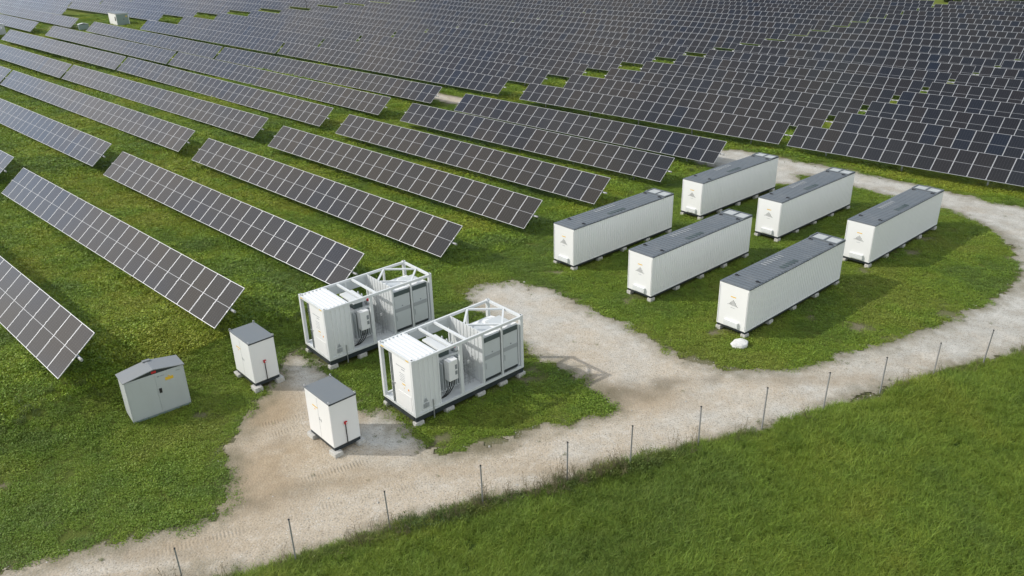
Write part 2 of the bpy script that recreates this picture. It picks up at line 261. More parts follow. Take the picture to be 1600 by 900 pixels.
# ------------------------------------------------------------------ mesh builder
class MB:
    def __init__(s): s.v = []; s.f = []; s.m = []
    def add(s, vs, fs, mat=0):
        o = len(s.v); s.v += [tuple(p) for p in vs]; s.f += [tuple(i + o for i in f) for f in fs]; s.m += [mat] * len(fs); return s
    def box(s, x0, x1, y0, y1, z0, z1, mat=0):
        vs = [(x, y, z) for z in (z0, z1) for x, y in ((x0, y0), (x1, y0), (x1, y1), (x0, y1))]
        return s.add(vs, [(3, 2, 1, 0), (4, 5, 6, 7), (0, 1, 5, 4), (1, 2, 6, 5), (2, 3, 7, 6), (3, 0, 4, 7)], mat)
    def hexa(s, bot, top, mat=0):
        return s.add(list(bot) + list(top), [(3, 2, 1, 0), (4, 5, 6, 7), (0, 1, 5, 4), (1, 2, 6, 5), (2, 3, 7, 6), (3, 0, 4, 7)], mat)
    def bar(s, a, b, wd, ht=None, mat=0):
        a, b = Vector(a), Vector(b); d = (b - a).normalized(); up = Vector((0, 0, 1)) if abs(d.z) < .95 else Vector((1, 0, 0))
        sx = d.cross(up).normalized() * wd / 2; sy = sx.cross(d).normalized() * (ht or wd) / 2
        return s.hexa([a - sx - sy, a + sx - sy, a + sx + sy, a - sx + sy], [b - sx - sy, b + sx - sy, b + sx + sy, b - sx + sy], mat)
    def tube(s, pts, r, n=8, mat=0, cap=True):
        pts = [Vector(p) for p in pts]; rings = []
        for i, p in enumerate(pts):
            d = (pts[min(i + 1, len(pts) - 1)] - pts[max(i - 1, 0)]).normalized(); up = Vector((0, 0, 1)) if abs(d.z) < .9 else Vector((1, 0, 0))
            x = d.cross(up).normalized(); y = x.cross(d)
            rr = r[i] if isinstance(r, (list, tuple)) else r
            rings.append([p + x * rr * math.cos(2 * math.pi * k / n) + y * rr * math.sin(2 * math.pi * k / n) for k in range(n)])
        vs = [q for g in rings for q in g]; fs = []
        for i in range(len(pts) - 1):
            for k in range(n): fs.append((i * n + k, i * n + (k + 1) % n, (i + 1) * n + (k + 1) % n, (i + 1) * n + k))
        if cap: fs += [tuple(range(n))[::-1], tuple((len(pts) - 1) * n + k for k in range(n))]
        return s.add(vs, fs, mat)
    def corr(s, p0, p1, z0, z1, nrm, pitch, depth, mat=0, up=None):
        """trapezoid-profile sheet from p0 to p1 (xy) between heights z0 and z1; ribs run along z"""
        p0, p1, nrm = Vector(p0), Vector(p1), Vector(nrm); Ln = (p1 - p0).length; k = max(1, round(Ln / pitch)); st = Ln / k; d = (p1 - p0).normalized(); prof = []
        for i in range(k):
            for a, h in ((0, 0), (.40, 0), (.5, 1), (.90, 1)): prof.append((st * (i + a), h * depth))
        prof.append((Ln, 0)); q = [p0 + d * a - nrm * h for a, h in prof]
        vs = [(p.x, p.y, z0) for p in q] + [(p.x, p.y, z1) for p in q]; n = len(q)
        return s.add(vs, [(i, i + 1, n + i + 1, n + i) for i in range(n - 1)], mat)
    def build(s, name, mats, parent=None, off=(0, 0, 0), bevel=0, smooth=False):
        me = bpy.data.meshes.new(name)
        me.from_pydata([(p[0] - off[0], p[1] - off[1], p[2] - off[2]) for p in s.v], [], s.f)
        for m in (mats if isinstance(mats, (list, tuple)) else [mats]): me.materials.append(m)
        me.polygons.foreach_set('material_index', s.m)
        if smooth: me.polygons.foreach_set('use_smooth', [True] * len(s.f))
        me.update(); o = bpy.data.objects.new(name, me); COL.objects.link(o)
        if parent: o.parent = parent
        if bevel:
            b = o.modifiers.new('edge', 'BEVEL'); b.width = bevel; b.segments = 2; b.limit_method = 'ANGLE'
        return o
def tag(o, label=None, cat=None, group=None, kind=None):
    for k, v in (('label', label), ('category', cat), ('group', group), ('kind', kind)):
        if v: o[k] = v
    return o
def thing(name, loc, rz, label, cat, group=None):
    o = bpy.data.objects.new(name, None); o.empty_display_size = .3; COL.objects.link(o); o.location = loc; o.rotation_euler = (0, 0, rz)
    return tag(o, label, cat, group)
def copy_tree(o, parent=None):
    c = o.copy(); COL.objects.link(c)
    if parent: c.parent = parent
    for ch in list(o.children): copy_tree(ch, c)
    return c
ORD = 'first second third fourth fifth sixth seventh eighth ninth tenth eleventh twelfth thirteenth fourteenth fifteenth sixteenth seventeenth eighteenth nineteenth twentieth twenty-first twenty-second twenty-third twenty-fourth twenty-fifth twenty-sixth twenty-seventh twenty-eighth twenty-ninth thirtieth'.split()
def grid_mesh(name, xs, ys):
    X, Y = np.meshgrid(xs, ys); nx, ny = len(xs), len(ys)
    V = np.c_[X.ravel(), Y.ravel()]; i = np.arange(nx * ny).reshape(ny, nx)
    F = np.stack([i[:-1, :-1], i[:-1, 1:], i[1:, 1:], i[1:, :-1]], -1).reshape(-1, 4)
    return V, F
def np_mesh(name, V, F, mat, attrs=()):
    me = bpy.data.meshes.new(name); me.vertices.add(len(V)); me.vertices.foreach_set('co', np.asarray(V, np.float32).ravel())
    me.loops.add(F.size); me.loops.foreach_set('vertex_index', F.astype(np.int32).ravel())
    me.polygons.add(len(F)); me.polygons.foreach_set('loop_start', np.arange(0, F.size, F.shape[1], dtype=np.int32))
    me.polygons.foreach_set('use_smooth', np.ones(len(F), bool)); me.update(calc_edges=True)
    for nme, c in attrs:
        a = me.color_attributes.new(nme, 'FLOAT_COLOR', 'POINT'); a.data.foreach_set('color', np.c_[c, np.ones(len(c))].astype(np.float32).ravel())
    if mat: me.materials.append(mat)
    o = bpy.data.objects.new(name, me); COL.objects.link(o); return o
# ------------------------------------------------------------------ ground sheet
def axis(lo, hi, step, far):
    a = list(np.arange(lo, hi + 1e-6, step)); s = step
    left = [lo]; 
    while left[-1] > -far: s *= 1.18; left.append(left[-1] - s)
    s = step; right = [hi]
    while right[-1] < far: s *= 1.18; right.append(right[-1] + s)
    return np.array(left[:0:-1] + a + right[1:])
V, F = grid_mesh('g', axis(-45, 50, .5, 3000), axis(12, 110, .5, 3000))
zz = ground(V)
bey = beyond(V[:, 0], V[:, 1])
near = (np.abs(V[:, 0]) < 60) & (V[:, 1] < 120)
rsd = np.full(len(V), 9.0); rsd[near] = road_sd(V[near])
zz += np.where(near, np.clip(bey, 0, .8) * .12 * (bey > 0), 0)          # the meadow sits a little proud of the track
bare = np.clip(1 - np.maximum(rsd, 0) / .7, 0, 1) * .8
BARE = [(-7.3, 30.5, 1.0), (-3.2, 27, .9), (2.4, 32.6, 1.0), (19, 43.4, .8), (10.2, 35.4, .8), (6.4, 39.6, .8), (9.0, 54.8, 1.2), (6.8, 53.6, 1.0), (-9.3, 28.2, 1.3), (22.5, 36.8, .9), (26.5, 47.2, .8), (-.5, 30.5, .55), (.5, 31.4, .7), (-1.5, 29.6, .45), (.9, 32.3, .7), (-13.6, 29.3, .6), (-11.5, 30.2, .6), (2.8, 43.6, .7), (13.5, 51.5, .7), (20.6, 42.6, .7), (30.0, 43.5, .8), (15.5, 37.0, .6), (24.5, 45.2, .7), (17.5, 35.6, .9), (-16.5, 22.5, .6), (-19.5, 24.5, .5)]
for (px, py, rr) in BARE:
    bare = np.maximum(bare, np.clip(1.25 - np.hypot(V[:, 0] - px, V[:, 1] - py) / rr, 0, 1) * (.4 + .6 * vnoise(V[:, 0], V[:, 1], .6)))
zone = np.c_[fieldness(V[:, 0], V[:, 1]), np.clip(bey * 1.5, 0, 1), bare]
g = np_mesh('ground', np.c_[V, zz], F, M['ground'], [('zone', zone)]); tag(g, kind='structure')
# ------------------------------------------------------------------ gravel track
V, F = grid_mesh('t', np.arange(-20, 46, .11), np.arange(17.5, 100, .11))
X, Y = V[:, 0], V[:, 1]
sd = np.full(len(V), 9.0); cand = poly_sd(V, [(-20, 17), (46, 30), (46, 58), (-8, 100), (-20, 100)]) < 1
sd[cand] = road_sd(V[cand]) + rough(X[cand], Y[cand])
keep = (sd[F] < 0.05).all(1); F = F[keep]; used = np.unique(F); mp_ = np.full(len(V), -1); mp_[used] = np.arange(len(used)); V = V[used]; F = mp_[F]; sd = sd[used]; X, Y = V[:, 0], V[:, 1]
def spot(px, py, rx, ry): return np.clip(1.5 - np.hypot((X - px) / rx, (Y - py) / ry), 0, 1)
greyness = .15 + .35 * np.clip((X - 4) / 10, 0, 1) + .35 * np.clip((Y - 31) / 6, 0, 1) * (X > -4) + .9 * spot(-4.3, 28.0, 1.9, 1.3) + .9 * spot(-8.6, 32.6, 1.9, 1.5) + .5 * spot(-5.6, 27.2, 1.2, .8)
greyness -= .45 * spot(-9, 26.5, 2.2, 3.2) + .3 * spot(-8, 22.6, 5, 1.2)
damp_vignette = np.zeros(len(V))
for (px, py, rx, ry, a) in [(4.4, 29.9, 2.2, .8, .75), (6.5, 30.5, 2.2, .7, .6), (8.4, 30.6, 1.4, .8, .5), (3.2, 31, 1, .7, .5), (-9.0, 23.4, 1.6, .8, .45), (-11.2, 24.6, .7, 2.0, .5), (-7, 24, 1.6, .5, .35), (-1.5, 26.2, 1.6, .4, .7), (-12, 20.7, 2.2, .5, .3), (12.5, 30.6, 3, .5, .35), (24, 35.8, 4, .5, .25), (-10.2, 27.6, 1.0, 1.2, .3)]:
    d = np.hypot((X - px) / rx, (Y - py) / ry); damp_vignette = np.maximum(damp_vignette, a * np.clip(1.4 - d, 0, 1))
damp_vignette = np.maximum(damp_vignette, .22 * np.clip((X - 9) / 10, 0, 1))  # vignette falloff painted into the gravel colour, darker towards the right
damp_vignette *= np.clip(.2 + 1.6 * (vnoise(X, Y, .8) - .2), 0, 1.2)
fr = np.clip(1 + sd / 1.1, 0, 1) * np.clip(.5 + vnoise(X, Y, .6), 0, 1)
zr = ground(V) + .045 + (vnoise(X, Y, 1.1) - .5) * .025 + (vnoise(X, Y, .3) - .5) * .016
# tyre marks: worn wheel lines along the lane and short runs of tread
off = -beyond(X, Y); tread = np.zeros(len(V))
for c_, w_ in ((1.9, .28), (3.6, .28)):
    q = np.exp(-((off - c_ - .5 * (vnoise(X, Y, 8) - .5)) / w_) ** 2); zr -= q * .010
    greyness += q * .18 * vnoise(X, Y, 2.5)
for ax, ay, bx, by, a in ((-8.4, 24.3, -5.6, 25.6, 1), (-10.9, 28.2, -7.9, 29.3, .9), (-12.6, 20.6, -9.2, 21.9, .8), (-7.6, 22.6, -3.4, 24.0, .55), (-10.4, 27.4, -8.6, 28.2, .7)):
    d = np.array([bx - ax, by - ay]); Ls = np.hypot(*d); d /= Ls; u = (X - ax) * d[0] + (Y - ay) * d[1]; v = -(X - ax) * d[1] + (Y - ay) * d[0]
    q = np.clip(1.6 - np.abs(v) / .17, 0, 1) * np.clip(u / .4, 0, 1) * np.clip((Ls - u) / .6, 0, 1) * a * np.clip(vnoise(X, Y, .7) * 1.8, 0, 1)
    tread = np.maximum(tread, q); damp_vignette = np.maximum(damp_vignette, q * .22)
tan = np.maximum.reduce([spot(-9.6, 25.2, 2.0, 3.0) * .8, spot(-10.6, 29.2, 1.2, 1.8) * .9, spot(-6.2, 24.6, 2.2, .8) * .6, spot(-13, 21, 4, .6) * .55, spot(4.5, 29.3, 4, 1.0) * .55, spot(-1, 24.9, 4, .5) * .5, spot(13, 30.6, 5, .5) * .4])
tan *= np.clip(.2 + 1.9 * vnoise(X, Y, 1.5) * (.6 + .8 * vnoise(X, Y, .4)), 0, 1)
t_ = np_mesh('gravel_track', np.c_[V, zr], F, M['gravel'], [('road', np.c_[np.clip(greyness, 0, 1), damp_vignette, fr * .85]), ('tread', np.c_[tread, tan, tread])]); tag(t_, kind='structure')
def pad(name, cx, cy, rx, ry):
    xs = np.arange(cx - rx, cx + rx, .4); V, F = grid_mesh('p', xs, np.arange(cy - ry, cy + ry, .4)); d = np.hypot((V[:, 0] - cx) / rx, (V[:, 1] - cy) / ry) + (vnoise(V[:, 0], V[:, 1], 2) - .5) * .4
    F = F[(d[F] < .9).all(1)]; z = ground(V) + .05
    o = np_mesh(name, np.c_[V, z], F, M['gravel'], [('road', np.c_[np.full(len(V), .1), np.zeros(len(V)), np.clip(d - .3, 0, .6)])]); tag(o, kind='structure')
pad('gravel_path', -87.0, 168.5, 7.0, 5.5)
# ------------------------------------------------------------------ solar trackers
def module_mesh():
    b = MB(); Wm, Lm, fr_, th = 1.290, 2.404, .025, .035
    x, y = Wm / 2, Lm / 2
    b.box(-x, x, -y, -y + fr_, -th, .002, 1).box(-x, x, y - fr_, y, -th, .002, 1)
    b.box(-x, -x + fr_, -y + fr_, y - fr_, -th, .002, 1).box(x - fr_, x, -y + fr_, y - fr_, -th, .002, 1)
    for a, c in ((-y + fr_, -.012), (.012, y - fr_)):
        b.add([(-x + fr_, a, -.003), (x - fr_, a, -.003), (x - fr_, c, -.003), (-x + fr_, c, -.003)], [(0, 1, 2, 3)], 0)
    b.add([(-x + fr_, -.012, -.003), (x - fr_, -.012, -.003), (x - fr_, .012, -.003), (-x + fr_, .012, -.003)], [(0, 1, 2, 3)], 2)
    b.add([(-x + fr_, -y + fr_, -.012), (x - fr_, -y + fr_, -.012), (x - fr_, y - fr_, -.012), (-x + fr_, y - fr_, -.012)], [(3, 2, 1, 0)], 3)
    for yy in (-.22, .22):                                                     # clamps at the right-hand edge
        b.box(x - .028, x + .03, yy - .05, yy + .05, .003, .012, 1)
    b.box(-x + .1, x - .1, -.30, -.26, -.075, -th - .001, 3).box(-x + .1, x - .1, .26, .30, -.075, -th - .001, 3)
    return b
_mod = module_mesh().build('solar_module', [M['glass'], M['frame'], M['seam'], M['back']]); MODULE = _mod.data; bpy.data.objects.remove(_mod)
_mesh_cache = {}
def cached(key, maker, mats):
    if key not in _mesh_cache:
        o = maker().build(key[0], mats); _mesh_cache[key] = o.data; bpy.data.objects.remove(o)
    return _mesh_cache[key]
def child(name, mesh, parent, loc=(0, 0, 0), rot=(0, 0, 0), scale=(1, 1, 1)):
    o = bpy.data.objects.new(name, mesh); COL.objects.link(o); o.parent = parent; o.location = loc; o.rotation_euler = rot; o.scale = scale; return o
TABLES = []
def tracker(x, y, zlow, az, slope, n, pitch, label, detail):
    """x, y, zlow: left end of the low edge; the table is n modules long and leans up to the row's left"""
    Ln = n * pitch; ux, uy = math.cos(az), math.sin(az); c, s_ = math.cos(TILT), math.sin(TILT); h = SLOPE_LEN / 2
    mid = Ln / 2 * math.cos(slope)
    cx = x + ux * mid - uy * h * c; cy = y + uy * mid + ux * h * c; cz = zlow + Ln / 2 * math.sin(slope) + h * s_
    t = thing('solar_tracker', (cx, cy, cz - AXIS_H), az, label, 'solar table', 'solar tables of the tracker field')
    t.rotation_euler = (0, -slope, az)
    for i in range(n):
        jt = random.gauss(0, .0035); 
        child('solar_module', MODULE, t, ((i + .5) * pitch - Ln / 2, 0, AXIS_H), (TILT + random.gauss(0, .004), jt, 0), (pitch / 1.304, 1, 1))
    TABLES.append((cx, cy, az, Ln))
    tl = round(Ln, 1)
    child('torque_tube', cached(('torque_tube', tl), lambda: MB().tube([(-tl / 2 - .32, 0, 0), (tl / 2 + .32, 0, 0)], .065, 8), M['steel']), t, (0, .07, AXIS_H - .12))
    if detail:
        for sg in (-1, 1): child('bearing', cached(('bearing',), lambda: MB().tube([(-.05, 0, 0), (.05, 0, 0)], .07, 10), M['post']), t, (sg * (tl / 2 + .24), .07, AXIS_H - .12))
        k = max(3, round(Ln / 6.5))
        for i in range(k):
            px = -Ln / 2 + Ln * (i + .5) / k if k > 1 else 0
            child('post', cached(('post',), lambda: MB().box(-.06, .06, -.045, -.035, -.9, 1.26).box(-.06, .06, .035, .045, -.9, 1.26).box(-.004, .004, -.035, .035, -.9, 1.26), M['steel']), t, (px, .07, 0))
def ac_of(k): return AC0 + PITCH_ROW * k
def low_pt(al, k):
    p = alac(al, ac_of(k)); return p[0], p[1], gz(*p) + LOW_H
def visible(x, y, z, mx=60, my=60):
    px, py, d = project([(x, y, z)]); return d[0] > 5 and -mx < px[0] < 1600 + mx and -my < py[0] < 900 + my
def span(al0, al1, k, n, desc, detail):
    pts = [low_pt(al0 + (al1 - al0) * f, k) for f in np.linspace(0, 1, 9)]
    if not any(visible(p[0], p[1], p[2] + .7, 30, 5) for p in pts): return
    a, b = pts[0], pts[-1]; Ln = math.dist(a, b); sl = math.asin((b[2] - a[2]) / Ln)
    tracker(a[0], a[1], a[2], AZ, sl, n, Ln / n, f'tilted solar table in the {ORD[k]} row from the front, {desc}', detail)
T_FIT = [[-37.3091,56.4491,1.724,-0.0132],[-32.3066,61.7254,1.4141,-0.0177],[-27.1039,66.6581,1.1337,-0.0185],[-21.9628,71.6979,0.9081,-0.0169],[-16.7726,76.6954,0.7275,-0.0145],[-11.0911,81.7626,0.6574,-0.0136],[-5.7977,86.4048,0.5901,-0.0117]]
for k, (x, y, z, sl) in enumerate(T_FIT, 1):
    tracker(x, y, z, R(-43.9935), sl, 24, 1.323, f'tilted solar table in the {ORD[k]} row from the front, right of grass aisle', True)
p0 = low_pt(-34.7, 0); a0 = low_pt(-34.7 - 31.75, 0); tracker(a0[0], a0[1], a0[2] + .25, AZ, math.asin((1.4877 - a0[2] - .25) / 31.75), 24, 1.323, 'tilted solar table nearest the grey kiosk, cut off by the left edge', True)
D_END = {8: -64.8, 9: -64.8, 10: -64.54, 11: -64.32, 12: -63.88, 13: -63.54, 14: -63.06, 15: -62.67, 16: -62.2, 17: -61.73, 18: -61.29, 19: -60.6, 20: -60.2, 21: -59.64, 22: -59.16}
V_ST = {8: -61.48, 9: -61.3, 10: -61.0, 11: -60.74, 12: -60.38, 13: -59.99, 14: -59.6, 15: -59.2, 16: -58.8, 17: -58.41}
V_EN = {8: -30.47, 9: -29.96, 10: -29.63, 11: -29.19, 12: -28.6, 13: -28.07, 14: -27.48, 15: -26.96}
KMAX = 26
for k in range(1, KMAX + 1):
    det = k <= 12
    if k < 8:
        span(-117.0, -68.8 + .13 * max(0, k - 3), k, 37, 'left of grass aisle', det)
        span(-166.2, -117.7, k, 37, 'second left of grass aisle', False)
        if k in (6, 7): span(-222.0, -173.8, k, 37, 'left of distant cabin', False)
        elif k < 6: span(-219.0, -170.5, k, 37, 'third left of grass aisle', False)
        continue
    ue = D_END.get(k, -59.16 + .5 * (k - 22)); vs_ = V_ST.get(k, -58.41 + .45 * (k - 17)); ve = V_EN.get(k, -26.96 + .53 * (k - 15))
    um = -111.4 + .08 * (k - 8); ul = -159.3 + .2 * (k - 8)
    if k <= 25: span(um, ue, k, 36, 'left of grass aisle', det)
    if k <= 25: span(ul, um - .7, k, 37, 'second left of grass aisle', False)
    fe = -199.1 if k == 8 else -167.6 + .25 * (k - 9)
    span(fe - 48.2, fe, k, 37, 'left of distant cabin', False)
    span(fe - 97.2, fe - 48.9, k, 37, 'far left beyond cabin', False)
    span(vs_, ve, k, 24, 'right of grass aisle', det)
    span(ve + .75, ve + 32.2, k, 24, 'second right of grass aisle', det)
    span(ve + 32.9, ve + 64, k, 24, 'third right of grass aisle', False)
print('tables', len(TABLES))
# ------------------------------------------------------------------ battery containers
BL, BW, BH = 9.34, 1.675, 2.495
def battery(first):
    t = thing('battery_container', (0, 0, -.2), 0, 'x', 'container', 'white battery containers on the lawn'); O = (BL / 2, BW / 2, -.2)
    b = MB(); z0, z1 = .13, 2.40
    b.corr((.06, 0, 0), (BL - .06, 0, 0), z0 + .04, z1 - .03, (0, -1, 0), .19, .026).corr((BL - .06, BW, 0), (.06, BW, 0), z0 + .04, z1 - .03, (0, 1, 0), .19, .026)
    b.box(0, .06, 0, BW, z0, z1).box(BL - .06, BL, 0, BW, z0, z1)                    # end walls
    for y0, y1 in ((-.004, .05), (BW - .05, BW + .004)): b.box(.061, BL - .061, y0, y1, z0, z0 + .04).box(.061, BL - .061, y0, y1, z1 - .03, z1)
    b.build('body', M['white'], t, O)
    r = MB(); r.box(-.01, BL + .01, -.012, BW + .012, 2.402, 2.43)
    n = 30
    for i in range(n):                                                              # roof ribs up to the fan bay
        x = .1 + i * (8.2 / n); r.box(x, x + .15, .06, BW - .06, 2.431, 2.452)
    r.box(8.42, BL, .0, .07, 2.431, 2.495).box(8.42, BL, BW - .07, BW, 2.431, 2.495).box(8.42, 8.48, .071, BW - .071, 2.431, 2.495).box(BL - .06, BL, .071, BW - .071, 2.431, 2.495).box(8.49, BL - .07, BW / 2 - .04, BW / 2 + .04, 2.431, 2.49)
    r.build('roof', M['roof_grey'], t, O)
    tr = MB(); tr.box(-.014, BL + .014, -.02, -.0125, 2.39, 2.432).box(-.014, BL + .014, BW + .0125, BW + .02, 2.39, 2.432)
    for i in range(26): 
        if not 9 < i < 14: tr.box(.5 + i * .3, .6 + i * .3, .02, .045, 2.4535, 2.458)
    tr.build('roof_trim', M['skid'], t, O)
    for y0, y1 in ((.1, BW / 2 - .06), (BW / 2 + .06, BW - .1)):
        f = MB(); f.box(8.5, BL - .08, y0, y1, 2.435, 2.455)
        for i in range(5): f.box(8.52 + i * .145, 8.6 + i * .145, y0 + .02, y1 - .02, 2.456, 2.464)
        f.build('fan_cover', M['skylight'], t, O)
    for x in (1.08, 8.16):
        for y in (.28, BW - .2):
            MB().box(x - .07, x + .07, y - .05, y + .05, 2.454, 2.50).box(x - .05, x + .05, y - .16, y - .09, 2.454, 2.49).build('lifting_lug', M['black'], t, O)
    for i in range(5):
        x = 3.45 + i * .31; v = MB()
        for j in range(4): v.box(x + j * .055, x + j * .055 + .03, .24, .54, 2.454, 2.468)
        v.build('roof_vent', M['louver'], t, O)
    for i in range(7):
        x = 3.2 + i * .27; MB().box(x, x + .04, 1.1, 1.42, 2.453, 2.472).build('roof_rib', M['mid_grey'], t, O)
    s = MB(); s.box(.02, BL - .02, .02, .14, -.0, .128).box(.02, BL - .02, BW - .14, BW - .02, 0, .128)
    for i in range(8): x = .05 + i * (BL - .2) / 7; s.box(x, x + .1, .141, BW - .141, .0, .126)
    s.build('skid', M['skid'], t, O)
    MB().box(-.004, -.0005, BW * .41, BW * .59, 1.76, 1.81).build('warning_label', M['yellow'], t, O)
    lg = MB(); hs = [.045, .09, .19, .30, .40, .33, .24, .12, .05]
    for i, h in enumerate(hs):
        y = BW * .665 - i * BW * .0415; zc = 1.30 + (.03, .04, .04, .03, .02, .02, .02, .01, .0)[i]; h *= .78
        lg.box(-.004, -.0005, y - .02, y + .006, zc, zc + h)
    lg.build('bar_logo', M['logo'], t, O)
    tx = MB()
    for i in range(7): tx.box(-.004, -.0005, BW * .56 - i * .033 - .022, BW * .56 - i * .033, 1.19, 1.215)
    tx.build('logo_text', M['mid_grey'], t, O)
    v = MB(); v.box(-.12, -.001, BW * .24, BW * .72, .22, .50)
    for i in range(5): v.box(-.13, -.1205, BW * .27, BW * .69, .255 + i * .045, .275 + i * .045)
    v.build('vent_box', M['white_dirty'], t, O, bevel=.012)
    for yy in (.03, BW - .06): MB().tube([(-.012, yy + .015, .2), (-.012, yy + .015, 2.3)], .010, 6).build('door_hinge', M['white'], t, O)
    return t
BX = [(3.71, 43.719, .7165, 'left in the front row of three', 'front left'), (7.547, 39.17, .714, 'in the middle of the front row of three', 'front middle'), (11.454, 34.74, .717, 'right in the front row, beside the boulder', 'boulder-side'),
      (13.157, 51.975, .713, 'left in the back row of three', 'back left'), (17.102, 47.523, .713, 'in the middle of the back row of three', 'back middle'), (21.043, 42.99, .715, 'right in the back row of three', 'bend-side')]
def block_mesh(): return MB().hexa([(-.26, -.15, 0), (.26, -.15, 0), (.26, .15, 0), (-.26, .15, 0)], [(-.25, -.14, .2), (.25, -.14, .2), (.25, .14, .2), (-.25, .14, .2)])
_b = block_mesh().build('concrete_block', M['concrete'], bevel=.012); BLOCK = _b
_used = [False]
def put_block(x, y, z, rz, sc, label, group):
    o = BLOCK if not _used[0] else BLOCK.copy()
    if _used[0]: COL.objects.link(o)
    _used[0] = True; o.location = (x, y, z); o.rotation_euler = (0, 0, rz + random.gauss(0, .04)); o.scale = sc; tag(o, label, 'block', group)
proto = battery(True)
for i, (x, y, yaw, desc, short) in enumerate(BX):
    o = proto if i == 0 else copy_tree(proto)
    c, s = math.cos(yaw), math.sin(yaw)
    P = lambda a, b: (x + c * a - s * b, y + s * a + c * b)
    o.location = (*P(BL / 2, BW / 2), -.2); o.rotation_euler = (0, 0, yaw); o['label'] = 'white battery container with grey roof, ' + desc
    for (a, b, nm) in ((.14, .09, 'near corner'), (.14, BW - .12, 'left front corner'), (2.35, .09, 'second'), (4.6, .09, 'middle'), (6.9, .09, 'fourth'), (9.15, .09, 'far corner')):
        p = P(a, b); zg = gz(*p); put_block(p[0], p[1], zg - .03, yaw, (.70, .9, (0.0 - zg + .03) / .2), (f'white concrete block under the {nm} of the {short} battery container' if 'corner' in nm else f'{nm} concrete block along the long side of the {short} battery container'), 'concrete blocks under the battery containers')
